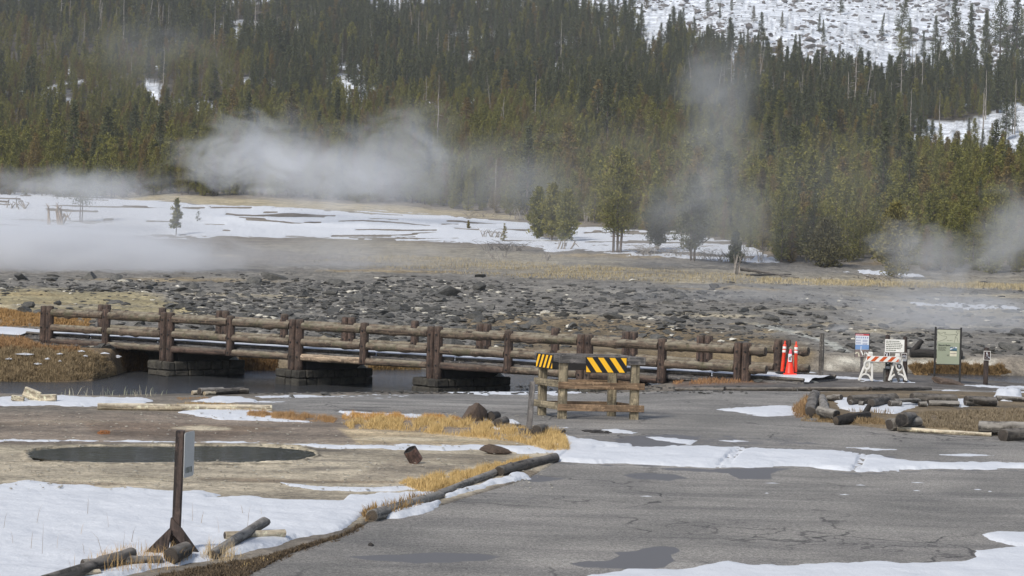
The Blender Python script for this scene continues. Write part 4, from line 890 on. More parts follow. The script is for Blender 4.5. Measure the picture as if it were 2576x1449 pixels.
# ---- sign helpers in a sign's own plane
class Pane:
    def __init__(s, px0, py0, px1, py1, Y, nx=0.0):
        s.c = at((px0 + px1) / 2, (py0 + py1) / 2, Y); s.w = (px1 - px0) / F * Y; s.h = (py1 - py0) / F * Y
        s.u = Vector((math.cos(nx), math.sin(nx), 0)); s.n = Vector((s.u.y, -s.u.x, 0)); s.w /= s.u.x
    def rect(s, a, b, c, d, lift, name, mat, parent, th=.003):
        """fractions 0..1 from top left"""
        m = MB(); m.box(s.P((a + c) / 2, (b + d) / 2) + s.n * lift, s.u * ((c - a) * s.w / 2), UP * ((d - b) * s.h / 2), s.n * th, 0, .001); return m.build(name, mat if not isinstance(mat, str) else M[mat], parent)
    def P(s, a, b): return s.c + s.u * ((a - .5) * s.w) + UP * ((.5 - b) * s.h)
    def bars(s, a, b, c, d, n_, lift, name, mat, parent, ragged=.3, fill=.5):
        m = MB(); hh = (d - b) / n_
        for i in range(n_):
            x = a; e = c - random.uniform(0, ragged) * (c - a)
            while x < e - .01:
                w_ = random.uniform(.05, .14); x1 = min(e, x + w_)
                m.box(s.P((x + x1) / 2, b + hh * (i + .5)) + s.n * lift, s.u * ((x1 - x) * s.w / 2), UP * (hh * fill * s.h / 2), s.n * .001); x = x1 + .018
        return m.build(name, M[mat], parent)
    def line(s, pts, wd, lift, name, mat, parent):
        m = MB(); P_ = [s.P(*q) + s.n * lift for q in pts]
        for i in range(len(P_) - 1):
            d_ = (P_[i + 1] - P_[i]); sd_ = s.n.cross(d_).normalized(); m.box((P_[i] + P_[i + 1]) / 2, d_ / 2 + d_.normalized() * wd * .4, sd_ * wd / 2, s.n * .0012)
        return m.build(name, M[mat], parent)
    def text(s, txt, a, b, size, lift, name, mat, parent):
        cu = bpy.data.curves.new(name, 'FONT'); cu.body = txt; cu.size = size; cu.extrude = .001; cu.offset = size * .02
        tmp = bpy.data.objects.new('tmp', cu); COL.objects.link(tmp); bpy.context.view_layer.update()
        me = bpy.data.meshes.new_from_object(tmp.evaluated_get(bpy.context.evaluated_depsgraph_get())); COL.objects.unlink(tmp); bpy.data.objects.remove(tmp)
        Rm = Matrix((s.u, UP, s.n)).transposed().to_4x4(); l = parent_loc(parent); me.transform(Matrix.Translation(s.P(a, b) + s.n * lift - l) @ Rm); me.materials.clear(); me.materials.append(M[mat])
        o = bpy.data.objects.new(name, me); COL.objects.link(o); o.parent = parent; return o
# ---- map sign
Yb = g(2417, 965).y - .1; gb = T([(at(2385, 960, Yb)).x], [Yb])[0]
t = empty('map_sign', at(2386, 962, Yb), 'tall trail map board held between two thin dark posts', 'sign')
for (x0, y0, x1, y1) in ((2354, 822.4, 2350, 962), (2418, 824, 2414, 965)):
    m = MB(); p0 = at(x0, y0, Yb); p1 = at(x1, y1, Yb); m.beam(p0, p1 - UP * .1, .045, .05, up=(0, -1, 0), bev=.004); m.build('post', M['metal'], t)
pn_ = Pane(2357, 829.5, 2414, 916, Yb - .01)
pn_.rect(0, 0, 1, .375, 0, 'map_half', 'panelmap', t, .008); pn_.rect(0, .375, 1, 1, 0, 'text_half', 'panel', t, .008)
m = MB(); m.box(pn_.P(.5, -.012), pn_.u * (pn_.w / 2 + .02), UP * .008, pn_.n * .012); m.box(pn_.P(.5, 1.012), pn_.u * (pn_.w / 2 + .02), UP * .008, pn_.n * .012); m.build('frame', M['metal'], t)
for ln in ([(.02, .06), (.1, .1), (.2, .11), (.27, .08), (.36, .08), (.32, .13), (.42, .14), (.5, .15), (.65, .14), (.8, .13), (.88, .16)], [(.02, .08), (.12, .15), (.22, .18), (.4, .19), (.42, .24), (.3, .29), (.15, .33), (.02, .36)], [(.86, .02), (.82, .06), (.9, .1), (.84, .16), (.8, .21), (.88, .24), (.92, .35)], [(.8, .22), (.76, .37)], [(.86, .02), (.96, .03), (.94, .1)]): pn_.line(ln, .007, .011, 'trail_line', 'ink', t)
pn_.text('Biscuit Basin', .06, .475, .062, .011, 'sign_text', 'inkd', t); pn_.bars(.06, .5, .45, .62, 4, .010, 'small_print', 'ink', t, .2); pn_.bars(.43, .3, .68, .32, 1, .010, 'map_caption', 'ink', t, .1); pn_.bars(.45, .72, .56, .77, 3, .010, 'photo_caption', 'ink', t, .1)
pn_.rect(.58, .5, .88, .6, .010, 'steam_photo', 'sky_print', t, .0015); pn_.rect(.58, .615, .88, .77, .010, 'terrace_photo', 'cream', t, .0015); pn_.line([(.6, .56), (.7, .53), (.76, .505), (.86, .515)], .03, .012, 'photo_cloud', 'paper', t); pn_.line([(.585, .605), (.875, .612)], .014, .012, 'photo_shore', 'inkd', t); pn_.line([(.60, .69), (.86, .68)], .016, .012, 'photo_rocks', 'photo', t)
# ---- accessibility post
Yb = g(2480, 967).y; t = empty('accessibility_post', g(2480, 967), 'short dark post with a small brown wheelchair symbol sign', 'sign post')
m = MB(); p0 = at(2479, 967, Yb) - UP * .15; p1 = at(2482, 878, Yb); m.tube([p0, p1], .066, 14, 0, 1, .03, .03, seed=3); m.build('post', M['signpost'], t, True)
pn_ = Pane(2474.6, 883, 2492, 906.4, Yb - .085); fr = pn_.rect(0, 0, 1, 1, 0, 'sign_border', 'reflw', t, .004); pn_.rect(.07, .05, .93, .95, .005, 'sign_face', 'brownsign', t, .002)
pn_.line([(.45, .2), (.46, .3)], .03, .009, 'wheelchair_symbol', 'paper', t); pn_.line([(.46, .33), (.5, .56), (.68, .58), (.75, .75), (.84, .73)], .018, .009, 'wheelchair_symbol', 'paper', t); pn_.line([(.48, .42), (.64, .42)], .014, .009, 'wheelchair_symbol', 'paper', t)
pn_.line([(.48 + .19 * math.cos(an) - .02, .66 + .145 * math.sin(an)) for an in np.linspace(-2.2, 2.6, 14)[::-1]], .014, .009, 'wheelchair_symbol', 'paper', t)
# ---- info board with red header
Yb = g(2168, 953).y + .5; t = empty('info_board', at(2169, 950, Yb), 'white notice board with red header on a grey post', 'notice board')
m = MB(); m.beam(at(2168.5, 896, Yb), at(2167, 954, Yb) - UP * .15, .075, .06, up=(0, -1, 0)); m.build('post', M['timber_grey'], t)
pn_ = Pane(2150.4, 838, 2187.6, 899, Yb - .04); pn_.rect(0, 0, 1, 1, 0, 'backing', 'metal', t, .01)
pn_.rect(.03, .03, .95, .68, .011, 'notice_sheet', 'paper', t, .001); pn_.rect(.03, .035, .95, .10, .013, 'red_header', 'red', t, .001); pn_.bars(.05, .05, .58, .085, 1, .0145, 'header_text', 'paper', t, .05)
for i in range(6): pn_.rect(.08 + i * .145, .15, .16 + i * .145, .215, .013, 'hazard_icon', 'bluegrey', t, .001)
for (a_, b_, c_, d_) in ((.07, .27, .42, .33), (.07, .37, .42, .44), (.52, .27, .88, .36), (.52, .40, .88, .48)): pn_.bars(a_, b_, c_, d_, 3, .013, 'notice_text', 'bluegrey', t, .15, .6)
pn_.rect(.03, .48, .95, .67, .0135, 'water_photo', 'blue', t, .0008); pn_.rect(.03, .69, .95, .99, .011, 'visitor_photo', 'photo', t, .001); pn_.line([(.42, .55), (.41, .72)], .02, .015, 'steam_in_photo', 'paper', t)
pn_.line([(.05, .84), (.25, .78), (.3, .95)], .03, .0135, 'photo_detail', 'cream', t); pn_.line([(.45, .75), (.6, .93), (.7, .78), (.92, .88)], .035, .0135, 'photo_detail', 'reflw', t); pn_.line([(.55, .76), (.62, .86)], .03, .0145, 'photo_detail', 'redrock', t)
# ---- rules sign on two posts
Yb = g(2272, 957).y - .15; t = empty('rules_sign', at(2255, 957, Yb), 'pale lettered regulations board between two dark round posts', 'sign')
for (x0, y0, x1, y1) in ((2233, 846, 2233, 950), (2277, 850, 2277.5, 959)):
    m = MB(); m.tube([at(x1, y1, Yb) - UP * .12, at(x0, y0, Yb)], .058, 12, 0, 1, .03, .03, seed=4); m.build('post', M['signpost'], t, True)
pn_ = Pane(2226.5, 854, 2275, 885.5, Yb - .08); pn_.rect(0, 0, 1, 1, 0, 'board', 'reflw', t, .006)
for i, (e_) in enumerate((.75, .84, .93, .9, .82, .6)): pn_.bars(.05, .1 + i * .145, e_, .19 + i * .145, 1, .0075, 'board_lettering', 'ink', t, .02, .75)
for (x0, y0, x1, y1, nm) in ((2224, 885.5, 2238, 897, 0), (2268, 888, 2281.5, 903, 1)):
    q = Pane(x0, y0, x1, y1, Yb - .095); q.rect(0, 0, 1, 1, 0, 'symbol_border', 'reflw', t, .003); q.rect(.08, .08, .92, .92, .004, 'symbol_face', 'brownsign', t, .001)
    if nm:
        for cx_ in (.28, .72): q.line([(cx_ + .16 * math.cos(a_), .62 + .16 * math.sin(a_)) for a_ in np.linspace(0, 6.283, 11)], .01, .006, 'bicycle_symbol', 'paper', t)
        q.line([(.28, .62), (.42, .35), (.66, .35), (.72, .62)], .01, .006, 'bicycle_symbol', 'paper', t); q.line([(.42, .38), (.5, .62), (.66, .38)], .01, .006, 'bicycle_symbol', 'paper', t)
    else: q.line([(.2, .3), (.45, .45), (.45, .8)], .02, .006, 'dog_symbol', 'paper', t); q.line([(.6, .25), (.6, .8)], .015, .006, 'dog_symbol', 'paper', t)
q = Pane(2227, 911, 2241, 930, Yb - .1); q.rect(0, 0, 1, 1, 0, 'lower_plate', 'sblack', t, .004); q.bars(.3, .1, .6, .22, 1, .006, 'plate_text', 'paper', t, .1); q.bars(.1, .55, .9, .85, 2, .006, 'plate_text', 'paper', t, .1)
q = Pane(2270, 903.5, 2281, 909, Yb - .09); q.bars(0, 0, 1, 1, 2, 0, 'plate_text', 'paper', t, .1)
# ---- folding A-frame barricade
b = g(2180, 959); Yb = b.y - .1; t = empty('folding_barricade', at(2219, 959, Yb), 'white plastic A-frame barricade with an orange and white striped rail', 'barricade')
def leg_frame(top, f0, f1, Y, ringc, black):
    o0 = at(*top, Y); p0 = at(*f0, Y); p1 = at(*f1, Y); m = MB()
    tw = .045
    m.beam(p0, o0 + Vector((-.03, 0, 0)), .05, .05, up=(0, -1, 0)); m.beam(p1, o0 + Vector((.03, 0, 0)), .05, .05, up=(0, -1, 0)); m.box(o0 + UP * .0, Vector((.055, 0, 0)), Vector((0, .04, 0)), UP * .04, 0, .01)
    c = at(*ringc, Y - .035); n_ = 22
    V = []
    for j in range(n_):
        an = 6.28318 * j / n_
        for (r_, y_) in ((.105, -.02), (.062, -.02), (.062, .02), (.105, .02)): V.append(c + Vector((math.cos(an) * r_ * .82, y_, math.sin(an) * r_ * 1.2)))
    m.add(V, [(4 * j + k, 4 * j + (k + 1) % 4, 4 * ((j + 1) % n_) + (k + 1) % 4, 4 * ((j + 1) % n_) + k)[::-1] for j in range(n_) for k in range(4)])
    bt = (p0 + p1) / 2
    hw = (p1 - p0).length / 2 * .82
    arc = [bt + (p1 - p0).normalized() * (hw * math.cos(a_)) + UP * (.015 + .16 * math.sin(a_)) for a_ in np.linspace(math.pi, 0, 9)]
    for i in range(8): m.beam(arc[i], arc[i + 1], .045, .045, up=(0, -1, 0))
    m.beam(c - UP * .12, bt + UP * .17, .04, .04, up=(0, -1, 0)); m.beam(c + UP * .11, o0, .06, .04, up=(0, -1, 0))
    o = m.build('leg_frame', M['white'], t)
    if black:
        mm = MB(); lathe(mm, c + Vector((0, -.028, 0)), [(.064, 0), (.064, .006)], 20, 0, Vector((0, -1, 0))); q_ = mm.build('round_label', M['sblack'], t)
        mm = MB()
        for i in range(3): mm.box(c + Vector((0, -.037, .025 - .025 * i)), Vector((.03 - .006 * i, 0, 0)), Vector((0, .001, 0)), UP * .006)
        mm.build('label_print', M['paper'], t)
    return o
leg_frame((2190, 889), (2160, 957), (2194, 959), Yb, (2181, 918), False)
leg_frame((2258, 893), (2236, 958), (2281, 958), Yb + .05, (2261.5, 921), True)
pn_ = Pane(2180, 896, 2262, 910.5, Yb - .07); rb = striped('r', pn_.c, pn_.u, UP, pn_.n, pn_.w, pn_.h, 4.6, 1.0, t, '', -1); rb.build('striped_rail', [M['reflw'], M['sorange']], t)
m = MB(); m.beam(at(2244, 912, Yb + .1), at(2262, 960, Yb - .05), .07, .03, up=(0, -1, 0)); o = m.build('prop_board', M['metal']); tag(o, 'dark slanting board leaning behind the right leg of the folding barricade', 'board')
q = at(2233.5, 946, Yb + .25); m = MB()
for dz in (-.17, 0, .17): m.box(q + UP * dz, Vector((.105, 0, 0)), Vector((0, .09, 0)), UP * .022)
for dx in (-.087, .087): m.box(q + Vector((dx, 0, 0)), UP * .19, Vector((.02, 0, 0)), Vector((0, .0885, 0)))
o = m.build('cinder_block', M['concrete']); tag(o, 'grey hollow cinder block standing on end behind the folding barricade', 'block')
o = L2((2290, 888), (2420, 893), .16, 'dark burnt log lying on the far bank behind the signs', mat='char', seed=97)
q = gr(2294, 886, .2); log(q, q + Vector((.35, 0, .42)), .12, 'pointed dark branch stub sticking up from the burnt log on the far bank', mat='char', seed=98, r1=.08)
# ================================================================== rocks
def rock_arrays(seed, sub, flat_=.5, sharp=.35):
    import bmesh
    bm = bmesh.new(); bmesh.ops.create_icosphere(bm, subdivisions=sub, radius=1); rnd = random.Random(seed)
    pl = []
    for _ in range(8 + sub):
        d = Vector([rnd.gauss(0, 1) for _ in range(3)]).normalized(); pl.append((d, rnd.uniform(.32, .75)))
    off = Vector((seed * 3.1, 0, 0)); V = []
    sx, sy = rnd.uniform(.8, 1.3), rnd.uniform(.7, 1)
    for v in bm.verts:
        p = v.co.copy()
        for d, c in pl:
            e = p.dot(d)
            if e > c: p -= d * (e - c)
        p += p.normalized() * mnoise.noise(p * 2.2 + off) * .05 + p.normalized() * mnoise.noise(p * 5 + off) * .03
        V.append((p.x * sx * 1.25, p.y * sy * 1.25, p.z * flat_ * 1.25))
    Fc = [tuple(v.index for v in f.verts) for f in bm.faces]; bm.free(); return np.array(V), np.array(Fc)
def rock_mesh(name, seed, mat, sub=2, fl=.5):
    V, Fc = rock_arrays(seed, sub, fl); o = np_obj(name, V, Fc, mat, smooth=False); return o
RP = [rock_mesh('rock', 10 + i, M['rock'], 3 if i < 3 else 2, (.45, .6, .35, .5, .7, .4, .3, .55)[i]) for i in range(8)]
RW = [rock_mesh('pale_rock', 30 + i, M['palerock'], 2, .55) for i in range(1)]
used_proto = set()
def place(protos, x, y, z, s, label, cat, group, rot=None, sq=None, i=None):
    i = random.randrange(len(protos)) if i is None else i; p = protos[i]
    o = p if p.name not in used_proto else p.copy()
    if p.name in used_proto: COL.objects.link(o)
    used_proto.add(p.name)
    o.location = (x, y, z); q = sq or (1, 1, 1); o.scale = (s * q[0], s * q[1], s * q[2]); o.rotation_euler = (random.uniform(-.25, .25), random.uniform(-.25, .25), random.uniform(0, 6.28) if rot is None else rot)
    tag(o, label, cat, group); return o
def rel(x, y): return T(x, y)
# named rocks (px, py, half width px, height squash, pale?, label)
NR = [(690, 703, 38, .5, 0, 'largest blocky grey rock standing up out of the steam, left of centre'), (638, 712, 25, .5, 0, 'dark slab rock just left of the largest blocky rock'), (52, 702, 24, .45, 0, 'long low grey rock at the far left edge of the rubble'), (225, 703, 30, .5, 0, 'wide grey slab rock near the left end of the rubble skyline'), (290, 702, 22, .45, 0, 'light grey slab on the rubble skyline right of the wide slab'), (1118, 745, 34, .55, 0, 'dark humped rock in the middle of the rubble field'), (1205, 730, 24, .7, 0, 'pointed dark rock right of the humped rock'), (1055, 782, 15, .8, 1, 'bright white rock in the middle of the dark rubble'), (1262, 790, 12, .6, 1, 'smaller off-white rock to the right of the bright white rock'), (1370, 788, 12, .8, 1, 'cream coloured rock near the right side of the rubble'), (70, 773, 22, .5, 0, 'dark rock on the yellow ground above the left bridge end'), (142, 765, 14, .6, 0, 'small dark rock on the yellow ground right of its bigger neighbour'), (835, 742, 26, .45, 0, 'flat dark rock in the rubble left of the white rock'), (485, 725, 20, .55, 0, 'dark angular rock on the left rubble slope'), (505, 770, 18, .6, 0, 'dark rock above the second bridge bay'), (1405, 760, 14, .8, 0, 'upright dark rock right of the cream coloured rock'), (2060, 800, 10, .7, 0, 'small dark rock on the pale stream streak'), (2075, 803, 10, .7, 0, 'twin dark rock right beside the one on the pale streak'), (2180, 885, 9, .6, 1, 'pale rock on the far bank below the info board'), (1000, 868, 0, 0, 0, '')]
for i, (px_, py_, hw, sq, pale, lb) in enumerate(NR):
    if not hw: continue
    q = g(px_, py_, 58, 300); s = hw * q.y / F; place(RW if pale else RP, q.x, q.y, float(rel(q.x, q.y)[0]) + s * sq * .25, s, lb, 'rock', None, rot=i * .7, sq=(1, .8, sq / .5))
q = g(2382, 967, 40, 70); place([rock_mesh('red_rock', 55, M['redrock'], 3, .5)], q.x, q.y - .05, q.z + .05, .32, 'reddish wedge shaped rock at the foot of the map sign', 'rock', None, rot=.3, sq=(1.4, .6, .8))
q = g(1187, 1058, 30, 60); place([rock_mesh('red_rock', 56, M['redrock'], 3, .9)], q.x, q.y, q.z + .12, .27, 'brown triangular boulder in the golden grass left of the round log ends', 'rock', None, rot=.9, sq=(1, .8, 1.1))
q = g(1216, 1052, 30, 60); place([rock_mesh('grey_rock', 57, M['rock'], 3, .6)], q.x, q.y, q.z + .04, .15, 'smooth grey stone beside the brown triangular boulder', 'rock', None)
q = g(1240, 1142, 30, 60); place([rock_mesh('flat_rock', 58, M['redrock'], 3, .4)], q.x, q.y, q.z + .03, .26, 'flat brown rock in the thin snow line left of the wide snow band', 'rock', None, rot=0, sq=(1.4, .5, .9))
for i, (px_, py_, r_, lb) in enumerate([(555, 985, .0, ''), (345, 992, .16, 'dark grey stone at the river edge left of the bank logs'), (818, 994, .13, 'dark round stone on the near bank below the second pier'), (735, 1000, .09, 'grey stone among crumbs of snow left of the dark round stone'), (1010, 988, .08, 'small stone at the lot edge below the third pier'), (2010, 960, .16, 'pale slab stone in the edging below the cones'), (2050, 963, .13, 'second pale edging stone left of the round wooden post'), (1955, 962, .14, 'grey edging stone left of the pale slab stone'), (1905, 962, .11, 'brownish edging stone beside the last bridge post')]):
    if r_: q = g(px_, py_, 30, 70); place(RW if 'pale' in lb else RP, q.x, q.y, q.z + .02, r_, lb, 'rock', None, sq=(1.3, .8, .8))
# rubble: 280 largest single rocks, rest as one rubble sheet
nR = 8500; px_ = rng.uniform(-60, 2640, nR * 3); py_ = 688 + 237 * rng.random(nR * 3)
dens = np.where(px_ < 1350, 1, np.where(px_ < 1900, .5, .25)) * np.where(py_ < 800, 1, .75) * np.where((px_ < 420) & (py_ > 735), .12, 1) * np.where((px_ > 1000) & (py_ < 700 + (px_ - 1000) * .04), .25, 1) * np.clip(.1 + 1.5 * vn(px_ / 90, py_ / 22, 71), 0, 1) * np.clip((py_ - 686 - 14 * vn(px_ / 60, px_ * 0, 75)) / 26, .08, 1)
kk = rng.random(nR * 3) < dens; px_, py_ = px_[kk][:nR], py_[kk][:nR]
X_, Y_, Z_ = G(px_, py_, 64, 260, 260); ok = (Y_ > icol(X_ / Y_, FAR) + 1.5) & (Y_ < 230); X_, Y_ = X_[ok], Y_[ok]; Z_ = rel(X_, Y_)
s_ = np.clip(rng.lognormal(-2.2, .6, X_.size), .05, .5) * (Y_ / 110) ** .3
big = np.argsort(-s_ / Y_)[:280]; isb = np.zeros(X_.size, bool); isb[big] = True
zl = [('dark angular rock in the dense rubble at the left, above the first three bridge bays', 'dark rocks in the left rubble'), ('dark angular rock in the rubble above the middle of the bridge', 'dark rocks in the middle rubble'), ('scattered grey rock on the steaming flat right of the bridge posts', 'grey rocks on the right hand flat')]
for i in big:
    pxx, _ = proj(X_[i], Y_[i], Z_[i]); zz = 0 if pxx < 760 else 1 if pxx < 1500 else 2
    place(RP, X_[i], Y_[i], Z_[i] + s_[i] * .02, s_[i], zl[zz][0], 'rock', zl[zz][1], sq=(1.1, .8, random.uniform(.6, 1.1)))
PR = [rock_arrays(200 + i, 1, .36) for i in range(8)]
def scatter(idx, name, mat, label, zs=.9, kind='stuff', cat='rubble'):
    Vs, Fs = [], []; b = 0
    for i in idx:
        V, Fc = PR[i % 8]; c, s2 = math.cos(i * 2.1), math.sin(i * 2.1); s = s_[i]
        W_ = np.stack([(V[:, 0] * c - V[:, 1] * s2) * s + X_[i], (V[:, 0] * s2 + V[:, 1] * c) * s + Y_[i], V[:, 2] * s * zs + Z_[i] + s * .08], -1); Vs.append(W_); Fs.append(Fc + b); b += len(V)
    o = np_obj(name, np.concatenate(Vs), np.concatenate(Fs), mat, smooth=False); tag(o, label, cat, kind=kind); return o
rest = np.where(~isb)[0]; pl_ = rng.random(rest.size) < .07
scatter(rest[~pl_], 'rubble', M['rock'], 'dark grey rubble strewn over the hot spring flat behind the bridge')
scatter(rest[pl_], 'pale_rubble', M['palerock'], 'pale chips of stone scattered through the dark rubble')
# near-bank gravel
px_ = rng.uniform(640, 1900, 500); py_ = rng.uniform(972, 992, 500); X_, Y_, Z_ = G(px_, py_, 40, 62); s_ = rng.uniform(.02, .07, 500); Z_ = Z_ + .01
scatter(np.arange(500), 'gravel', M['rock'], 'gravel and small stones along the near river bank', cat='gravel')
px_ = rng.uniform(0, 1400, 900); py_ = rng.uniform(1040, 1235, 900); X_, Y_, Z_ = G(px_, py_, 20, 62); s_ = rng.uniform(.008, .03, 900); Z_ = Z_ + .02
scatter(np.arange(900), 'pebbles', M['palerock'], 'pale pebbles on the bare ground around the hot pool', cat='gravel')
px_ = np.concatenate([rng.normal(1495, 16, 46)]); py_ = 1086 + (px_ - 1495) * .09 + rng.normal(0, 1.6, 46); X_, Y_, Z_ = G(px_, py_, 20, 62); s_ = rng.uniform(.03, .07, 46)
scatter(np.arange(46), 'droppings', M['char'], 'heap of dark bison droppings on the asphalt below the barricade', cat='droppings')
q = g(933, 1374, 20, 60); place([rock_mesh('dropping', 59, M['char'], 2, .8)], q.x, q.y, q.z + .015, .03, 'single small black lump on the asphalt near the kerb log', 'pebble', None)
# ---- talus
BP = [rock_mesh('boulder', 70 + i, M['boulder'], 2, .6) for i in range(6)]
px_ = rng.uniform(1060, 2600, 9000); py_ = rng.uniform(-40, 190, 9000); dn_ = vn(px_ / 120, py_ / 45, 73); kk = rng.random(9000) < np.clip(dn_ * 1.5 - .35, .03, .8); px_, py_ = px_[kk], py_[kk]
X_, Y_, Z_ = G(px_, py_, 600, 1480, 300); ok = (Y_ > icol(X_ / Y_, YF) - 10) & (Y_ < 1400); X_, Y_ = X_[ok], Y_[ok]; Z_ = rel(X_, Y_) + .2
s_ = np.clip(rng.lognormal(-.35, .5, X_.size), .3, 3.2); big = np.argsort(-s_ / Y_)[:290]; isb = np.zeros(X_.size, bool); isb[big] = True
for i in big: place(BP, X_[i], Y_[i], Z_[i] + s_[i] * .1, s_[i], 'grey boulder on the bright snowy talus slope at the top right', 'boulder', 'boulders on the snowy talus slope', sq=(1.2, .9, 1))
scatter(np.where(~isb)[0], 'talus_stones', M['boulder'], 'small stones poking through the snow of the talus slope')
# ================================================================== trees
def crown_np(seed, H, Rr, base, nb, nt, q, leaf, prof, up=.25, gap=.0, asp=.45):
    r = np.random.default_rng(seed); V = []; tint = []
    cl = r.uniform(0, 6.28, 9); 
    for k in range(nb):
        f = base + (1 - base) * (k + r.random()) / nb; az = r.uniform(0, 6.283)
        L = Rr * prof((f - base) / (1 - base)) * r.uniform(.55, 1.12) * (1 - gap * (math.sin(az * 2 + f * 17 + cl[0]) > .55))
        if L < .05: L = .05
        el = up * (.3 + f) + r.normal(0, .12); z0 = f * H
        d = np.array([math.cos(az) * math.cos(el), math.sin(az) * math.cos(el), math.sin(el)]); tb = r.uniform(0, 1)
        m_ = max(2, int(nt * (.5 + L / Rr)))
        t = r.uniform(.18, 1, m_) ** .75; c = np.array([0, 0, z0]) + d * (t * L)[:, None]; c[:, 2] -= .10 * L * t * t * (1 - up)
        c = np.repeat(c, q, 0) + r.normal(0, .07 * Rr + .02, (m_ * q, 3)); n = len(c)
        a = r.normal(0, 1, (n, 3)) * .7 + d * .9 + np.array([0, 0, .5]); a /= np.linalg.norm(a, axis=1)[:, None]
        b = np.cross(a, r.normal(0, 1, (n, 3))); b /= np.linalg.norm(b, axis=1)[:, None] + 1e-9
        ls = leaf * r.uniform(.6, 1.3, n)[:, None]
        V.append(np.stack([c - a * ls * .5, c + b * ls * asp * .5, c + a * ls * .6, c - b * ls * asp * .5], 1).reshape(-1, 3))
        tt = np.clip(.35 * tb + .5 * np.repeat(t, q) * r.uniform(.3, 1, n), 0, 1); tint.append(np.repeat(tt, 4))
    V = np.concatenate(V); return V, np.arange(len(V)).reshape(-1, 4), np.concatenate(tint)
def trunk_mb(seed, H, r0, top=.97, limbs=8, base=.2, Rr=1., lean=0.0, forks=1):
    m = MB(); rnd = random.Random(seed)
    for f_ in range(forks):
        ox = (f_ - (forks - 1) / 2) * r0 * 2.6; pts = [Vector((ox * (1 + .8 * k / 5) + rnd.uniform(-.03, .03) * H * .2 + lean * k / 5 * H, rnd.uniform(-.01, .01) * H, H * top * k / 5)) for k in range(6)]; pts[0].z = -.3
        m.tube(pts, [r0 * (1 - .16 * k) + .004 for k in range(6)], 7, 0, 0, .05, seed=seed + f_)
    for k in range(limbs):
        z = H * rnd.uniform(base, .85); az = rnd.uniform(0, 6.28); L = Rr * (1 - z / H) * .8 + .1; m.tube([(0, 0, z), (math.cos(az) * L, math.sin(az) * L, z + L * .25)], [r0 * .25, .006], 4, 0, 0)
    return m
PROF = {'pine': lambda f: (1 - f) ** .62 * min(1, .55 + f * 3) + .04, 'fir': lambda f: (1 - f) ** .9 * min(1, .6 + f * 4) + .03, 'bush': lambda f: (1 - f ** 2.2) ** .7 * min(1, .45 + f * 2.2) + .03}
def tree(name, seed, H, Rr, base, nb, nt, q, leaf, prof, mat, label, group=None, r0=None, limbs=8, forks=1, up=.25, gap=.3):
    t = empty(name, (0, 0, 0), label, 'tree', group)
    trunk_mb(seed, H, r0 or H * .014, .97, limbs, base, Rr, 0, forks).build('trunk', M['bark'], t, True)
    V, Fc, ti = crown_np(seed, H, Rr, base, nb, nt, q, leaf, PROF[prof], up, gap)
    np_obj('crown', V, Fc, M[mat], t, False, {'tint': ('FLOAT', ti)}); return t
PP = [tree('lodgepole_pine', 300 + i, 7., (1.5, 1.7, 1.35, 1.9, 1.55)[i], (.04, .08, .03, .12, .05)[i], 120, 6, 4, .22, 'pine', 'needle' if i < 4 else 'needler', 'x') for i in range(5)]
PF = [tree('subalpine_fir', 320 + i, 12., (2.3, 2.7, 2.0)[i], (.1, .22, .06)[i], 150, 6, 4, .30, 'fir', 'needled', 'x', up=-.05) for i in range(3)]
def snag(seed, H, r0, br_, lean=0):
    m = MB(); rnd = random.Random(seed); pts = [Vector((lean * k / 6 * H + rnd.uniform(-.02, .02), rnd.uniform(-.05, .05), H * k / 6)) for k in range(7)]; pts[0].z = -.4
    m.tube(pts, [r0 * (1 - .13 * k) for k in range(7)], 6, 0, 0, .05, seed=seed)
    for k in range(br_):
        z = H * rnd.uniform(.25, .97); az = rnd.uniform(0, 6.28); L = rnd.uniform(.3, 1.2) * (1.2 - z / H) + .15; x0 = lean * z
        m.tube([(x0, 0, z), (x0 + math.cos(az) * L, math.sin(az) * L, z - L * rnd.uniform(-.1, .5))], [.03, .012], 4, 0, 0)
    o = m.build('dead_tree', M['snag'], None, True); return o
# forest positions
TL = [(-400, 300), (0, 300), (640, 312), (1000, 316), (1288, 308), (1440, 285), (1520, 262), (1600, 240), (1700, 236), (1800, 222), (1900, 200), (1980, 186), (2100, 188), (2576, 184), (3300, 184)]
YD = [(-400, 820), (0, 820), (480, 790), (700, 570), (1000, 560), (1288, 610), (1500, 520), (2000, 500), (2576, 520), (3300, 520)]
Pk = []
Yc = 184.0
while Yc < 1180:
    sp = 2.15 + (Yc - 184) * .0034; n_ = int(.60 * Yc / sp); aa = (np.arange(n_) + rng.random(n_)) / n_ * .60 - .30; yy = Yc + rng.uniform(-sp * .5, sp * .5, n_); Pk.append(np.stack([aa * yy, yy], 1)); Yc += sp
Pk = np.concatenate(Pk); X_, Y_ = Pk[:, 0], Pk[:, 1]; a_ = X_ / Y_
tl = icol(a_, TL) + fbm(a_ * 60, Y_ * .02, 8, 3) * 16; yf_ = icol(a_, YF) + fbm(a_ * 40, Y_ * .01, 9, 3) * 60
Z_ = rel(X_, Y_); bx, by = proj(X_, Y_, Z_)
keep = (Y_ > tl) & ((Y_ < yf_) | ((Y_ < yf_ + 130) & (rng.random(Y_.size) < .02)) | ((bx > 2380) & (Y_ < 1000) & (rng.random(Y_.size) < .03)))
for pl_, hard in EXC: keep &= ~((sdf(pl_, bx, by) > (0 if hard else -2)) & (rng.random(bx.size) < (.985 if hard else .85)) & (Y_ > 300))
keep &= ~((Y_ > 560) & (fbm(X_ / 18, Y_ / 22, 13, 3) > .14) & (rng.random(Y_.size) < .8))
keep &= ~((Y_ > 700) & (rng.random(Y_.size) < .25))
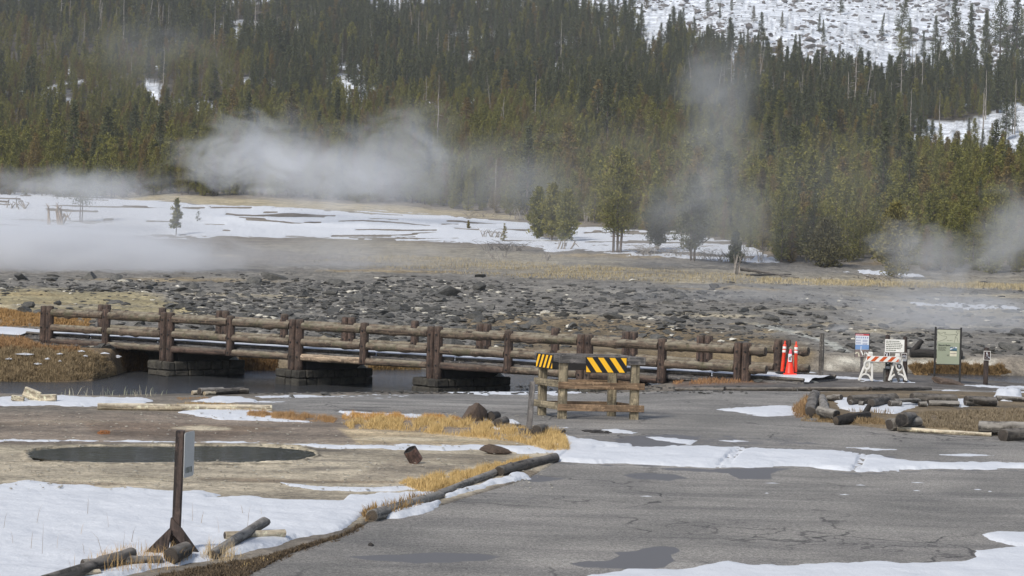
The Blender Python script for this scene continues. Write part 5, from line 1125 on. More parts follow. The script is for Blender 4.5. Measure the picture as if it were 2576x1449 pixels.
X_, Y_, Z_, bx, by = X_[keep], Y_[keep], Z_[keep], bx[keep], by[keep]
yd = icol(X_ / Y_, YD) + fbm(X_ / 40, Y_ / 40, 17, 3) * 200 + rng.normal(0, 28, Y_.size); dark = ((Y_ > yd) & (rng.random(Y_.size) < .62)) | (rng.random(Y_.size) < .015)
hn = fbm(X_ / 25, Y_ / 30, 19, 3)
sc = np.where(dark, rng.uniform(.6, 1.15, Y_.size) * (.95 + hn), rng.lognormal(0, .24, Y_.size) * (.70 + .6 * hn)); sc = np.where(~dark & (Y_ > yd), sc * 1.35, sc); sc = np.clip(sc, .3, 1.7)
front = Y_ < tl[keep] + 14; sc = np.where(front & ~dark, sc * rng.uniform(.75, 1.1, Y_.size), sc)
Hh = np.where(dark, 12, 7) * sc; order = np.argsort(-(Hh / Y_) * np.where(Y_ < tl[keep] + 30, 3, 1)); ind = order[:285]; isi = np.zeros(Y_.size, bool); isi[ind] = True
zones = [(420, 'bushy pine in the forest edge above the far left snowfield'), (960, 'pine in the forest edge behind the tall steam plume left of centre'), (1440, 'pine in the forest edge above the narrow end of the snowfield'), (1980, 'pine in the forest edge behind the snow at right of centre'), (9999, 'pine in the forest front along the tan meadow at the right')]
used_t = set(); XS, YS, ZS = X_, Y_, Z_
for i in ind:
    protos = PF if dark[i] else PP; p = protos[random.randrange(len(protos))]
    o = p if p.name not in used_t else copy_tree(p); used_t.add(p.name)
    o.location = (X_[i], Y_[i], Z_[i] - .1); s = float(sc[i]); o.scale = (s * random.uniform(.85, 1.15), s, s); o.rotation_euler = (0, 0, random.uniform(0, 6.28))
    lb = next(l for lim, l in zones if bx[i] < lim); o['label'] = ('dark fir in ' + lb.split(' in ', 1)[1] if dark[i] else 'olive green ' + lb); o['group'] = ('firs, ' if dark[i] else 'pines, ') + lb.split(' in ', 1)[1]
def forest(name, idx, protos, label):
    V = np.stack([X_[idx], Y_[idx], Z_[idx] - .1], -1); me = bpy.data.meshes.new(name); me.vertices.add(len(V)); me.vertices.foreach_set('co', V.astype(np.float32).ravel())
    for nm, arr in (('scl', sc[idx]), ('rot', rng.uniform(0, 6.28, len(idx))), ('wid', rng.uniform(.75, 1.35, len(idx)))): at_ = me.attributes.new(nm, 'FLOAT', 'POINT'); at_.data.foreach_set('value', arr.astype(np.float32))
    o = bpy.data.objects.new(name, me); COL.objects.link(o); tag(o, label, 'forest', kind='stuff')
    gn = bpy.data.node_groups.new(name, 'GeometryNodeTree'); gn.interface.new_socket('Geometry', in_out='INPUT', socket_type='NodeSocketGeometry'); gn.interface.new_socket('Geometry', in_out='OUTPUT', socket_type='NodeSocketGeometry')
    N = gn.nodes; L = gn.links; gi = N.new('NodeGroupInput'); go = N.new('NodeGroupOutput'); jo = N.new('GeometryNodeJoinGeometry')
    for p in protos:
        j = N.new('GeometryNodeJoinGeometry')
        for ch in p.children: oi = N.new('GeometryNodeObjectInfo'); oi.inputs['Object'].default_value = ch; oi.transform_space = 'ORIGINAL'; L.new(oi.outputs['Geometry'], j.inputs[0])
        ti = N.new('GeometryNodeGeometryToInstance'); L.new(j.outputs[0], ti.inputs[0]); L.new(ti.outputs[0], jo.inputs[0])
    ip = N.new('GeometryNodeInstanceOnPoints'); L.new(gi.outputs[0], ip.inputs['Points']); L.new(jo.outputs[0], ip.inputs['Instance']); ip.inputs['Pick Instance'].default_value = True
    def na(nm): q = N.new('GeometryNodeInputNamedAttribute'); q.data_type = 'FLOAT'; q.inputs[0].default_value = nm; return q.outputs[0]
    cr_ = N.new('ShaderNodeCombineXYZ'); L.new(na('rot'), cr_.inputs[2]); L.new(cr_.outputs[0], ip.inputs['Rotation'])
    mu = N.new('ShaderNodeMath'); mu.operation = 'MULTIPLY'; L.new(na('scl'), mu.inputs[0]); L.new(na('wid'), mu.inputs[1])
    cs = N.new('ShaderNodeCombineXYZ'); L.new(mu.outputs[0], cs.inputs[0]); L.new(mu.outputs[0], cs.inputs[1]); L.new(na('scl'), cs.inputs[2]); L.new(cs.outputs[0], ip.inputs['Scale'])
    L.new(ip.outputs[0], go.inputs[0]); md = o.modifiers.new('forest', 'NODES'); md.node_group = gn; return o
forest('pine_forest', np.where(~isi & ~dark)[0], PP, 'dense olive green lodgepole pine forest covering the hillside')
forest('fir_forest', np.where(~isi & dark)[0], PF, 'dark grey-green conifers on the upper hillside')
print('forest', len(X_))
# firs on the talus
for i, (px_, py_, hp, lb) in enumerate([(2115, 38, 70, 'dark fir beside the boulders at the top of the talus, right of centre'), (2262, 108, 130, 'tall leaning dark fir standing alone on the open talus'), (2216, 92, 60, 'slim fir left of the tall leaning fir'), (2352, 160, 120, 'ragged fir at the left of the upper right clump'), (2400, 168, 175, 'tall fir in the middle of the upper right clump'), (2440, 170, 160, 'tall narrow fir right of the middle of the upper right clump'), (2478, 165, 130, 'fir near the right of the upper right clump'), (2515, 160, 200, 'broad fir at the right edge clump'), (2556, 165, 210, 'tall dark fir at the top right corner'), (1420, 60, 90, 'dark fir against the snow at the top, centre right'), (1500, 92, 80, 'fir at the lower rim of the talus left of its middle'), (1840, 28, 50, 'small bushy fir at the top of the talus'), (2070, 110, 60, 'pointed fir tip at the lower rim of the talus')]):
    q = g(px_, py_, 500, 1450); o = copy_tree(PF[i % 3]); s = hp * q.y / F / 12; o.location = q; o.scale = (s * .9, s * .9, s); o.rotation_euler = (0, .12 if 'leaning' in lb else 0, 0 if 'leaning' in lb else i); o['label'] = lb; o['group'] = 'firs standing on the talus slope'
# snags through the forest
SP = [snag(1, 9, .10, 10), snag(2, 9, .09, 24), snag(3, 9, .11, 3), snag(4, 9, .09, 14, .12)]
SN = [(105, 20, 95, 1, 'bushy grey dead tree at the top left corner'), (175, 60, 80, 0, ''), (255, 60, 110, 1, ''), (310, 75, 105, 0, ''), (370, 80, 100, 3, ''), (400, 70, 70, 1, ''), (410, 235, 110, 0, ''), (330, 190, 50, 0, ''), (1245, 520, 110, 2, 'pale dead trunk rising at the forest edge right of the centre steam'), (1100, 365, 160, 0, 'long pale dead trunk in the mid forest, left of centre'), (1345, 320, 120, 0, ''), (1265, 330, 80, 0, ''), (1255, 320, 75, 3, ''), (1410, 170, 110, 0, ''), (1070, 300, 100, 1, ''), (1500, 340, 70, 0, ''), (1650, 250, 80, 0, ''), (1510, 330, 90, 3, ''), (1545, 335, 85, 0, ''), (1900, 300, 70, 1, ''), (2130, 345, 150, 2, 'tallest pale dead trunk in the right hand forest'), (2150, 310, 190, 1, 'branchy dead tree beside the tallest pale trunk'), (2170, 300, 130, 3, ''), (2085, 300, 110, 3, ''), (2065, 300, 80, 0, ''), (2290, 330, 100, 0, ''), (2265, 290, 150, 1, ''), (2240, 300, 90, 0, ''), (2345, 245, 130, 3, ''), (2300, 265, 150, 0, ''), (2472, 335, 98, 2, 'bare dead trunk standing on the snowy knoll at the right'), (2378, 590, 80, 2, 'short pale dead trunk in the lower right forest'), (2428, 510, 90, 3, 'leaning grey dead trunk in the lower right forest'), (2570, 575, 75, 2, ''), (1950, 300, 75, 0, ''), (1000, 190, 60, 0, ''), (860, 180, 70, 1, ''), (790, 120, 90, 0, ''), (640, 100, 90, 1, ''), (560, 120, 80, 0, ''), (2010, 260, 90, 0, ''), (1820, 260, 90, 1, ''), (1590, 160, 60, 0, ''), (820, 420, 60, 0, ''), (900, 560, 0, 0, '')]
for _ in range(75):
    zx = rng.random(); 
    if zx < .45: SN.append((rng.uniform(0, 1100), rng.uniform(60, 150), rng.uniform(50, 110), int(rng.integers(0, 4)), ''))
    elif zx < .8: SN.append((rng.uniform(1700, 2560), rng.uniform(210, 330), rng.uniform(60, 130), int(rng.integers(0, 4)), ''))
    else: SN.append((rng.uniform(1000, 1750), rng.uniform(160, 330), rng.uniform(50, 100), int(rng.integers(0, 4)), ''))
un = set()
for i, (px_, py_, hp, k_, lb) in enumerate(SN):
    if not hp: continue
    q = g(px_, py_ + 8, 180, 1300); p = SP[k_]; o = p if p.name not in un else p.copy()
    if p.name in un: COL.objects.link(o)
    un.add(p.name); s = hp * q.y / F / 9; o.location = q; o.scale = (max(s, .8) * 1.25, max(s, .8) * 1.25, s * 1.15); o.rotation_euler = (0, 0, i * 1.3 if k_ != 3 else (i % 2) * 3.14)
    z_ = 'far left' if px_ < 450 else 'left of centre' if px_ < 1050 else 'around the centre' if px_ < 1700 else 'right hand'
    tag(o, lb or ('pale bare dead trunk among the living trees, %s part of the hillside' % z_), 'dead tree', None if lb else 'bare dead trunks, %s part' % z_)
# stand-alone trees of the meadow edge
STAND = [('bush', 1552, 634, 258, 78, .20, 'olive pine with a forked trunk standing alone at the meadow edge', 'needle', 3), ('bush', 1352, 600, 128, 36, .05, 'dense young pine at the left of the roadside clump beside the snow', 'needle', 1), ('bush', 1388, 603, 140, 40, .10, 'dense young pine in the middle of the clump beside the snow', 'needle', 1), ('bush', 1424, 606, 128, 38, .04, 'dense young pine at the right of the clump beside the snow', 'needle', 1),
 ('bush', 204, 560, 118, 80, .40, 'broad pine with two bare trunks half hidden in the steam at the left', 'needled', 2), ('pine', 443, 592, 92, 22, .22, 'small lone pine in the steam on the snowfield', 'needle', 1), ('bush', 1742, 655, 215, 55, .15, 'hazy dark pine behind the steam column right of centre', 'needled', 2), ('bush', 1655, 628, 150, 48, .1, 'small pine between the forked pine and the steam column', 'needled', 1), ('pine', 1268, 606, 44, 10, .0, 'tiny sapling with upright shoots in the meadow', 'needle', 1), ('pine', 498, 556, 26, 14, .0, 'tiny bush right of the small lone pine', 'needled', 1), ('pine', 1850, 662, 80, 22, .05, 'thin frosty young pine right of the steam column', 'needled', 1), ('pine', 1178, 574, 20, 6, 0., 'tiny seedling on the snowfield right of centre', 'needle', 1), ('bush', 2250, 700, 190, 62, .06, 'big round olive pine at the forest front right of centre', 'needle', 1), ('bush', 2080, 672, 120, 66, .02, 'broad pine at the forest front right of the steam column', 'needled', 1)]
for i, (pf, px_, py_, hp, wp_, base, lb, mt, fk) in enumerate(STAND):
    q = g(px_, py_, 120, 340); H = hp * q.y / F; Rr = wp_ * q.y / F; nb = int(120 + H * 16) if H > 2 else 40; nb = nb if px_ > 900 else nb // 3
    t = tree('pine_tree' if hp > 50 else 'pine_sapling', 400 + i, H, Rr, base, nb, 7 if H > 2 else 4, 4, .24 if H > 2 else .12, pf, mt, lb, None, r0=H * .013, limbs=10, forks=fk, up=.35, gap=.35); t.location = q - UP * .05
# dead wood and brush
def brush(px_, py_, wpx, hpx, label, mat='snag', n_=10, name='dead_branches', cat='deadwood', arch=0, y0=60, y1=400, r=.05):
    q = g(px_, py_, y0, y1); w = wpx * q.y / F; h = hpx * q.y / F; rnd = random.Random(int(px_ * 7 + py_)); m = MB()
    for k in range(n_):
        x0 = rnd.uniform(-.4, .4) * w; a_ = rnd.uniform(-1, 1); L = rnd.uniform(.5, 1); y_ = rnd.uniform(-.3, .3) * w
        e = Vector((x0 + a_ * w * .35 * L, y_ + rnd.uniform(-.2, .2) * w, h * L)); mid_ = Vector((x0 + a_ * w * (.3 if arch else .1), y_, h * L * (.9 if arch else .45)))
        if arch and k % 2: e.z = h * .25; e.x *= 1.5
        m.tube([Vector((x0, y_, -.1)), mid_, e], [r, r * .7, r * .25], 5, 0, 0, .1, seed=k)
        for j in range(3): s0 = mid_.lerp(e, rnd.random()); m.tube([s0, s0 + Vector((rnd.uniform(-.2, .2) * w, rnd.uniform(-.1, .1) * w, rnd.uniform(0, .3) * h))], [r * .35, r * .15], 4, 0, 0)
    o = m.build(name, M[mat], None, True); o.location = q; tag(o, label, cat); return o
brush(140, 566, 55, 48, 'torn burnt stump with curved splinters on the left snowfield', 'bleach', 9, 'broken_stump', arch=1, r=.13)
brush(40, 524, 75, 26, 'fallen dead branches at the far left of the snowfield', 'snag', 9, arch=1, r=.08)
brush(150, 560, 250, 8, 'low grey brush around the broad pine in the steam', 'snag', 24, r=.04)
brush(1236, 596, 60, 24, 'low dead brush left of the tiny upright sapling', 'snag', 16)
brush(1265, 630, 120, 24, 'dark tangled brush on the tan meadow below the sapling', 'darklog', 40, 'brush', r=.03)
brush(1255, 652, 45, 22, 'small dead root lying on the tan meadow, left one', 'snag', 7, arch=1); brush(1375, 656, 36, 20, 'small dead root lying on the tan meadow, right one', 'snag', 7, arch=1)
brush(1418, 626, 44, 24, 'arched grey root at the foot of the pine clump', 'snag', 6, 'arched_root', arch=1, r=.08)
brush(1300, 552, 55, 34, 'forked pale dead branches at the forest edge above the snow', 'snag', 9); brush(1480, 560, 40, 46, 'upright dead shrub behind the forked pine', 'snag', 12)
brush(1210, 545, 90, 14, 'litter of dead wood at the forest edge', 'snag', 16); brush(1850, 690, 30, 60, 'upright broken dead limbs beside the fallen tree', 'snag', 8)
brush(1650, 640, 160, 26, 'grey bare shrubs beneath the forked pine', 'snag', 40, 'bare_shrubs', r=.03); brush(1790, 655, 120, 30, 'grey bare shrubs below the steam column', 'snag', 36, 'bare_shrubs', r=.03)
tag(brush(2220, 705, 150, 16, 'pale dead branches along the forest front at the right', 'snag', 20), kind='stuff'); brush(2070, 705, 60, 10, 'low grey root lump on the tan meadow', 'snag', 8); brush(1890, 655, 80, 44, 'fine bare shrubs right of the steam column', 'snag', 26, 'bare_shrubs', r=.025)
L2((1866, 676), (2008, 700), .16, 'long dark fallen tree trunk on the tan meadow', mat='darklog', seed=120, r1=.07, knots=8)
L2((1878, 692), (1990, 690), .10, 'second thinner fallen trunk crossing under the long one', mat='darklog', seed=121, r1=.04, knots=8)
L2((400, 500), (530, 520), .05, 'thin fallen stick beyond the small lone pine', mat='snag', seed=122)
# ================================================================== grass
def blades(poly, n_, h, c1, c2, label, w=.0028, lean=.45, y0=19, y1=62, clump=0., name='grass', curl=.3, dz=0.0, hv=.4, cs=(25, 8)):
    Pp = np.array(poly, float); X0, Y0, X1, Y1 = Pp[:, 0].min(), Pp[:, 1].min(), Pp[:, 0].max(), Pp[:, 1].max()
    px_ = rng.uniform(X0, X1, n_ * 4); py_ = rng.uniform(Y0, Y1, n_ * 4); k = inpoly(poly, px_, py_)
    if clump: k &= vn(px_ / cs[0], py_ / cs[1], 33) > clump * rng.uniform(.5, 1.2, px_.size)
    px_, py_ = px_[k][:n_], py_[k][:n_]; x, y_, z = G(px_, py_, y0, y1, 400); n2 = x.size
    if y0 > 50: z = rel(x, y_)
    dd_ = sdf(poly, px_, py_); hh = h * rng.uniform(1 - hv, 1 + hv * .6, n2) * np.clip(.3 + dd_ / 7, .3, 1) * (.6 + .8 * vn(px_ / cs[0] * 1.7, py_ / cs[1] * 1.7, 37)); az = rng.uniform(0, 6.283, n2); ln = np.abs(rng.normal(0, lean, n2)); dx, dy = np.cos(az) * ln * hh, np.sin(az) * ln * hh
    ww = w * rng.uniform(.6, 1.4, n2); sa = rng.uniform(-.8, .8, n2); ox, oy = np.cos(sa) * ww, np.sin(sa) * ww
    b = np.stack([x, y_, z - .02 + dz], -1); o_ = np.stack([ox, oy, ox * 0], -1)
    mid_ = b + np.stack([dx * .4, dy * .4, hh * .6], -1); tip = b + np.stack([dx, dy, hh * (1 - curl * ln)], -1)
    V = np.stack([b - o_, b + o_, mid_ + o_ * .8, mid_ - o_ * .8, tip], 1).reshape(-1, 3); i5 = np.arange(n2)[:, None] * 5
    F4 = np.concatenate([i5 + [[0, 1, 2, 3]], i5 + [[3, 2, 4, 4]]], 0)
    t = rng.random(n2)[:, None]; c = lin(c1) * (1 - t) + lin(c2) * t; c = np.repeat(c, 5, 0)
    # triangles only: two tris + tip
    Ft = np.concatenate([i5 + [[0, 1, 2]], i5 + [[0, 2, 3]], i5 + [[3, 2, 4]]], 0)
    o = np_obj(name, V, Ft, M['grass'], None, True, {'Col': ('FLOAT_COLOR', np.concatenate([c, np.ones((len(c), 1))], 1))}); tag(o, label, 'grass', kind='stuff'); return o
GO1, GO2 = (166, 138, 88), (216, 186, 128)
blades([(862, 1066), (960, 1052), (1100, 1052), (1200, 1062), (1290, 1078), (1400, 1088), (1426, 1100), (1434, 1132), (1380, 1134), (1300, 1112), (1150, 1098), (980, 1082), (880, 1080)], 15000, .13, GO1, GO2, 'golden dry grass band left of the timber barricade', clump=.5, lean=.6, hv=.7)
blades([(1000, 1216), (1090, 1202), (1180, 1186), (1240, 1172), (1290, 1160), (1268, 1180), (1200, 1212), (1130, 1236), (1060, 1238)], 6000, .12, GO1, GO2, 'golden grass hugging the middle kerb log', clump=.35)
blades([(1240, 1172), (1320, 1150), (1350, 1152), (1262, 1182)], 900, .10, GO1, GO2, 'golden tufts over the farthest kerb log')
blades([(620, 1038), (760, 1044), (850, 1054), (840, 1064), (740, 1058), (620, 1046)], 5000, .12, (142, 110, 74), (184, 150, 108), 'tawny grass beside the rough snow patch', clump=.3)
blades([(860, 1040), (1120, 1046), (1200, 1060), (1000, 1062), (860, 1056)], 4500, .11, (176, 130, 76), (210, 170, 108), 'sparse tawny grass behind the golden band', clump=.4)
blades([(440, 1014), (560, 1014), (690, 1030), (600, 1034), (450, 1026)], 1500, .09, (150, 122, 84), (196, 168, 120), 'wispy grass along the long pale log')
blades([(246, 1087), (276, 1087), (276, 1093), (246, 1093)], 420, .12, (138, 92, 60), (170, 120, 80), 'one small russet grass tuft on the bare flat', w=.008)
blades([(440, 1000), (520, 998), (540, 1004), (450, 1008)], 500, .08, (150, 112, 66), (176, 140, 92), 'low brown grass beside the river bank logs')
blades([(150, 985), (420, 985), (420, 998), (150, 998)], 130, .30, (150, 158, 132), (206, 194, 168), 'sparse pale stalks in front of the river at the left', w=.004, lean=.3)
blades([(905, 1290), (1010, 1268), (1100, 1244), (1120, 1250), (1040, 1276), (960, 1296), (920, 1316)], 700, .16, (170, 140, 92), (110, 90, 66), 'mixed weeds around the nearest kerb log', w=.005)
blades([(300, 1475), (420, 1442), (520, 1424), (640, 1404), (760, 1372), (860, 1342), (900, 1318), (930, 1324), (858, 1360), (740, 1398), (640, 1446), (600, 1475)], 16000, .06, (66, 58, 50), (116, 100, 78), 'low scruffy dead plants along the edge of the asphalt, foreground left', w=.005, clump=.3, lean=.8)
blades([(700, 1400), (860, 1345), (900, 1330), (620, 1432), (560, 1440)], 900, .10, (176, 146, 96), (210, 184, 134), 'thin tan straws at the asphalt edge', w=.004)
blades([(300, 1380), (500, 1400), (420, 1440), (250, 1440), (200, 1420)], 420, .16, (160, 128, 84), (196, 166, 116), 'thin dry stalks around the cross piece at the bottom left', w=.002, lean=.4)
blades([(520, 1380), (620, 1400), (560, 1418), (500, 1405)], 240, .16, (180, 156, 116), (206, 186, 150), 'thin dry stalks at the foot of the slanted grey log', w=.002)
blades([(-20, 1270), (560, 1280), (760, 1300), (500, 1400), (-20, 1449)], 26, .24, (120, 102, 80), (160, 140, 110), 'lone dry stalks poking through the snowfield', w=.0022, lean=.2)
blades([(2010, 1060), (2040, 1040), (2090, 1050), (2220, 1058), (2240, 1070), (2120, 1066)], 2200, .12, (112, 94, 68), (158, 136, 102), 'dry grass in front of the log pile', w=.006, clump=.25)
blades([(2300, 1036), (2450, 1030), (2620, 1022), (2620, 1100), (2480, 1092), (2330, 1078), (2300, 1060)], 9000, .085, (104, 92, 74), (146, 132, 108), 'brown dry grass on the island right of the log pile', w=.006, clump=.3, lean=.6)
blades([(2530, 1080), (2620, 1082), (2620, 1106), (2520, 1098)], 1500, .11, (138, 106, 66), (174, 140, 96), 'orange-tinted grass at the right edge', w=.006)
blades([(1990, 1030), (2030, 1000), (2045, 1010), (2030, 1050), (2000, 1052)], 900, .16, (120, 92, 66), (166, 138, 100), 'weeds at the left end of the log pile', w=.005)
blades([(2130, 1030), (2250, 1035), (2240, 1050), (2150, 1045)], 160, .12, (110, 96, 74), (150, 130, 100), 'sparse dark weeds in the snow of the log pile', w=.004, lean=.15)
blades([(1660, 950), (1900, 946), (1920, 962), (1700, 970)], 2200, .10, (126, 92, 66), (166, 130, 92), 'reddish brown grass under the last bridge posts', w=.007, clump=.3)
SED1, SED2 = (108, 92, 68), (166, 146, 112)
blades([(-60, 872), (120, 880), (225, 885), (268, 903), (292, 928), (298, 946), (240, 954), (120, 962), (-60, 968)], 26000, .17, SED1, SED2, 'thick brown sedge covering the river bank left of the bridge', w=.006, lean=.8, y0=57, y1=66, cs=(18, 10), clump=.15)
blades([(-60, 850), (60, 852), (110, 876), (240, 884), (180, 892), (-60, 885)], 5000, .24, (130, 98, 66), (160, 128, 90), 'orange sedge against the walkway', w=.009, lean=.6, y0=57, y1=68)
blades([(-60, 772), (0, 776), (90, 790), (230, 800), (228, 822), (-60, 822)], 7000, .16, (136, 104, 62), (168, 136, 92), 'orange-brown grass beyond the walkway', w=.012, lean=.6, y0=64, y1=110, clump=.2)
blades([(2284, 922), (2400, 920), (2520, 926), (2545, 938), (2500, 947), (2300, 944)], 7000, .26, (108, 86, 56), (150, 124, 86), 'brown sedge strip across the river behind the map sign', w=.010, lean=.6, y0=58, y1=90)
blades([(600, 900), (700, 905), (700, 938), (610, 936)], 1800, .22, (112, 84, 54), (150, 120, 80), 'sedge on the far bank between the first two piers', w=.01, lean=.6, y0=58, y1=80)
blades([(920, 905), (1060, 912), (1060, 932), (930, 935)], 2000, .2, (120, 96, 60), (160, 134, 90), 'sedge on the far bank between the middle piers', w=.01, lean=.6, y0=58, y1=84)
blades([(300, 893), (372, 893), (372, 935), (310, 935)], 2000, .22, (92, 70, 46), (130, 102, 70), 'dark sedge on the bank under the first bridge bay', w=.01, lean=.6, y0=58, y1=72)
blades([(1900, 700), (2600, 716), (2600, 732), (1900, 714)], 3500, .3, (160, 144, 108), (186, 172, 136), 'pale tan grass strip below the right hand forest', w=.02, lean=.5, y0=110, y1=260, clump=.3)
blades([(-20, 1150), (900, 1160), (1100, 1180), (900, 1240), (560, 1236), (-20, 1222)], 16000, .022, (150, 138, 112), (96, 86, 70), 'short dead turf on the pale flat in front of the hot pool', w=.006, lean=1.2, clump=.3, cs=(30, 6))
blades([(-20, 1030), (860, 1050), (1300, 1090), (1300, 1112), (900, 1105), (-20, 1108)], 9000, .02, (140, 124, 98), (84, 76, 64), 'short dead turf on the flat behind the hot pool', w=.006, lean=1.2, clump=.4, cs=(40, 6))
blades([(1000, 640), (1900, 690), (1900, 715), (1300, 700), (700, 660)], 5000, .22, (150, 136, 104), (176, 162, 128), 'thin pale grass over the middle meadow', w=.015, lean=.6, y0=110, y1=300, clump=.4, cs=(120, 5))
# sedge carries scraps of snow
for i, (px_, py_, w_) in enumerate([(62, 900, 38), (22, 912, 16), (150, 900, 14), (205, 893, 20), (262, 898, 22), (215, 905, 12), (365, 905, 14), (370, 908, 10), (120, 912, 12), (95, 925, 16), (150, 918, 10), (300, 899, 0)]):
    if not w_: continue
    q = g(min(px_, 296), py_, 57, 68); s = w_ * q.y / F; m = MB(); s *= 1.2; V = [Vector((q.x, q.y, q.z + .14))] + [Vector((q.x + s * .6 * math.cos(j * .628) * random.uniform(.6, 1.1), q.y + s * .6 * math.sin(j * .628) * random.uniform(.5, 1), q.z + .11 - .02 * random.random())) for j in range(10)]
    m.add(V, [(0, 1 + j, 1 + (j + 1) % 10) for j in range(10)]); o = m.build('snow', M['snow'], None, True); tag(o, 'scraps of snow caught on the sedge left of the bridge', 'snow', 'scraps of snow on the sedge', 'stuff')
# ================================================================== steam
def steam(px_, py_, Y, wpx, hpx, dep, dens, label, lo=.42, hi=.68, sc_=1.0, rise=0.0, lift=0.0, soft=0.):
    wpx *= 1.35; hpx *= 1.35; dens *= 2.2
    c = at(px_, py_, Y); w = wpx * Y / F; h = hpx * Y / F
    V, Fc = None, None
    import bmesh
    bm = bmesh.new(); bmesh.ops.create_icosphere(bm, subdivisions=3, radius=1.0)
    me = bpy.data.meshes.new('steam'); bm.to_mesh(me); bm.free(); o = bpy.data.objects.new('steam', me); COL.objects.link(o); o.location = c; o.scale = (w, dep, h); o.rotation_euler = (0, rise, 0)
    n = NT('steam_air'); n.n.remove(n.b); oc = n.obj(); ps = n.pos()
    ln = n.node('ShaderNodeVectorMath', operation='LENGTH'); n.link(oc, ln.inputs[0]); fall = n.mapr(ln.outputs['Value'], .15, .97, 1, 0, True)
    mp = n.node('ShaderNodeVectorMath', operation='MULTIPLY_ADD'); n.link(ps, mp.inputs[0]); k = 2.2 / max(h, .1) * sc_ * .42; k = min(k, 2.2 / h * sc_); mp.inputs[1].default_value = (k * .6, k * .35, k * .9); mp.inputs[2].default_value = (px_ * .1, 0, py_ * .1)
    f = n.noise(mp.outputs[0], 1.0, 6, .62, .9)
    f2 = n.math('ADD', f, n.math('MULTIPLY', n.math('SUBTRACT', fall, .42), .26 + soft)); d_ = n.mapr(f2, lo, hi, 0, 1, True)
    d_ = n.math('MULTIPLY', n.math('MULTIPLY', d_, fall), dens)
    pv = n.node('ShaderNodeVolumePrincipled'); pv.inputs['Color'].default_value = (.985, .99, 1, 1); n.link(d_, pv.inputs['Density']); pv.inputs['Anisotropy'].default_value = .2; n.link(pv.outputs[0], n.out.inputs['Volume'])
    me.materials.append(n.m); tag(o, label, 'steam', kind='stuff'); return o
steam(60, 648, 150, 460, 96, 12, .34, 'dense white steam bank lying over the left of the rubble', .26, .66, 1.0, soft=.10)
steam(250, 620, 175, 360, 90, 10, .06, 'loose upper part of the dense steam bank', .34, .70, 1.6)
steam(420, 650, 152, 330, 80, 9, .08, 'thinner steam at the right side of the dense bank', .34, .72, 1.6)
steam(860, 650, 160, 420, 80, 9, .035, 'thin low steam trailing right from the dense bank', .34, .74, 1.6)
steam(230, 545, 205, 420, 80, 9, .030, 'faint steam over the left snowfield', .34, .74, 1.6)
steam(190, 470, 232, 330, 60, 9, .050, 'thin steam veil over the forest edge at the left', .38, .72, 2.)
steam(790, 440, 255, 300, 115, 9, .044, 'billowing steam plume rising left of centre', .38, .70, 2.0, .15, soft=.05)
steam(640, 385, 262, 240, 130, 9, .05, 'curling upper edge of the plume left of centre', .42, .68, 2.6)
steam(1000, 390, 262, 230, 150, 9, .034, 'pale wisp rising to the right of the billowing plume', .40, .70, 2.4, -.2)
steam(1130, 460, 250, 400, 150, 12, .014, 'thin smoky steam before the middle forest', .34, .74, 1.8)
steam(1790, 330, 176, 150, 310, 6, .034, 'tall steam column right of centre', .36, .74, 2.0, .1)
steam(1770, 200, 178, 100, 110, 5, .034, 'puffing top of the tall steam column', .38, .72, 1.8)
steam(1780, 550, 176, 230, 150, 7, .034, 'wide lower part of the tall steam column', .34, .74, 1.8)
steam(1500, 470, 185, 380, 230, 8, .011, 'faint drift of steam left of the tall column', .36, .74, 1.8)
steam(2050, 480, 180, 380, 230, 8, .007, 'faint drift of steam right of the tall column', .36, .74, 1.8)
steam(1500, 650, 165, 480, 90, 8, .014, 'faint ground steam across the middle flat', .36, .74, 1.6)
steam(2330, 650, 150, 210, 110, 5, .08, 'ragged steam wisp before the forest at the right', .42, .70, 2.4, .3)
steam(2550, 580, 150, 130, 150, 5, .085, 'steam wisp at the right edge', .40, .70, 2.2, .3)
steam(2400, 790, 95, 360, 90, 5, .11, 'low steam over the flat behind the signs', .38, .72, 2.0, soft=.04)
steam(2110, 832, 90, 46, 34, 1.6, .22, 'small steam jet left of the info board', .42, .68, 1.8)
steam(1950, 750, 120, 520, 70, 8, .022, 'thin drifting steam over the right hand flat', .38, .72, 2.)
steam(380, 130, 500, 260, 120, 16, .006, 'faint high wisp before the upper left forest', .36, .74, 2.)
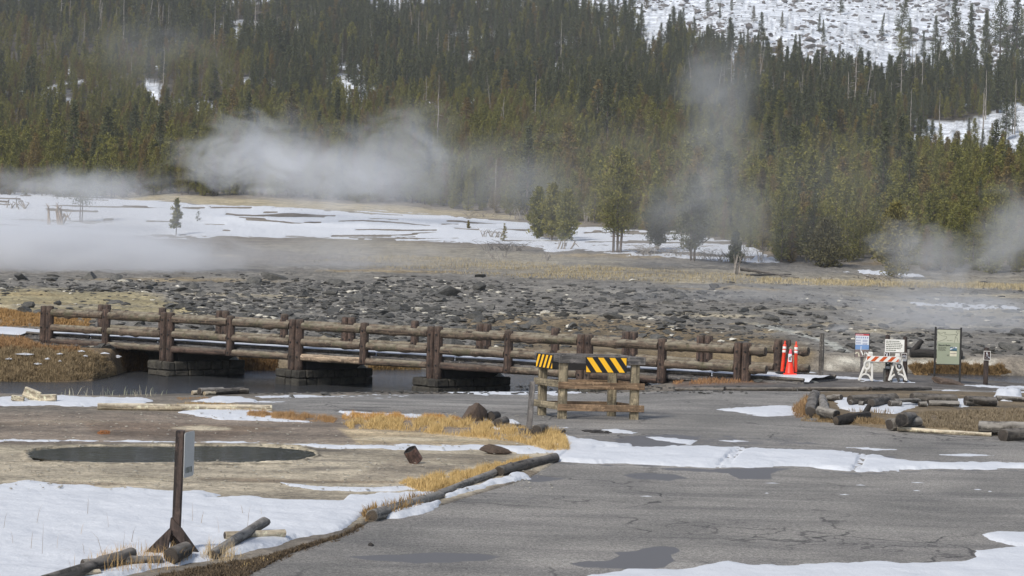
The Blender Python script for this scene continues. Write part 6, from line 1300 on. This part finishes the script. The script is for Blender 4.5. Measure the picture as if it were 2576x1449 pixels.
# haze
me = bpy.data.meshes.new('haze'); x, y0, y1, z0, z1 = 1000, 2.0 - 60, 1530, -3.2, 262
me.from_pydata([(-x, y0, z0), (x, y0, z0), (x, y1, z0), (-x, y1, z0), (-x, y0, z1), (x, y0, z1), (x, y1, z1), (-x, y1, z1)], [], [(3, 2, 1, 0), (4, 5, 6, 7), (0, 1, 5, 4), (1, 2, 6, 5), (2, 3, 7, 6), (3, 0, 4, 7)])
n = NT('haze_air'); n.n.remove(n.b); pv = n.node('ShaderNodeVolumePrincipled'); pv.inputs['Density'].default_value = HAZE if 'HAZE' in globals() else .00013; pv.inputs['Color'].default_value = (.88, .93, 1, 1); n.link(pv.outputs[0], n.out.inputs['Volume']); me.materials.append(n.m)
hz = bpy.data.objects.new('haze', me); COL.objects.link(hz); tag(hz, kind='stuff', label='pale air haze filling the valley', cat='haze')
# ================================================================== light
w = bpy.data.worlds.new('World'); S.world = w; w.use_nodes = True; nt = w.node_tree; bg = nt.nodes['Background']; sk = nt.nodes.new('ShaderNodeTexSky'); sk.sky_type = 'NISHITA'; sk.sun_disc = False
SE, SA = R(42), R(215)
sk.sun_elevation = SE; sk.sun_rotation = SA; sk.air_density = 1.0; sk.dust_density = 6.0; sk.ozone_density = 1.0; sk.altitude = 2200
hs_ = nt.nodes.new('ShaderNodeHueSaturation'); hs_.inputs['Saturation'].default_value = .72; nt.links.new(sk.outputs[0], hs_.inputs['Color']); nt.links.new(hs_.outputs[0], bg.inputs[0]); bg.inputs[1].default_value = .10
sl = bpy.data.lights.new('sun', 'SUN'); so = bpy.data.objects.new('sun', sl); COL.objects.link(so); sl.energy = 2.0; sl.angle = R(12); sl.color = (1, .95, .88)
dv = Vector((math.sin(SA) * math.cos(SE), math.cos(SA) * math.cos(SE), math.sin(SE))); so.rotation_euler = dv.to_track_quat('Z', 'Y').to_euler()
S.view_settings.view_transform = 'Standard'; S.view_settings.look = 'None'; S.view_settings.gamma = 1; S.view_settings.exposure = .6
S.cycles.volume_bounces = 4; S.cycles.max_bounces = 8; S.cycles.volume_max_steps = 256; S.cycles.volume_step_rate = 1.0

for o in list(COL.objects):
    if o.parent is None and o.type == 'MESH' and 'label' not in o.keys() and o.get('kind') != 'structure': bpy.data.objects.remove(o)
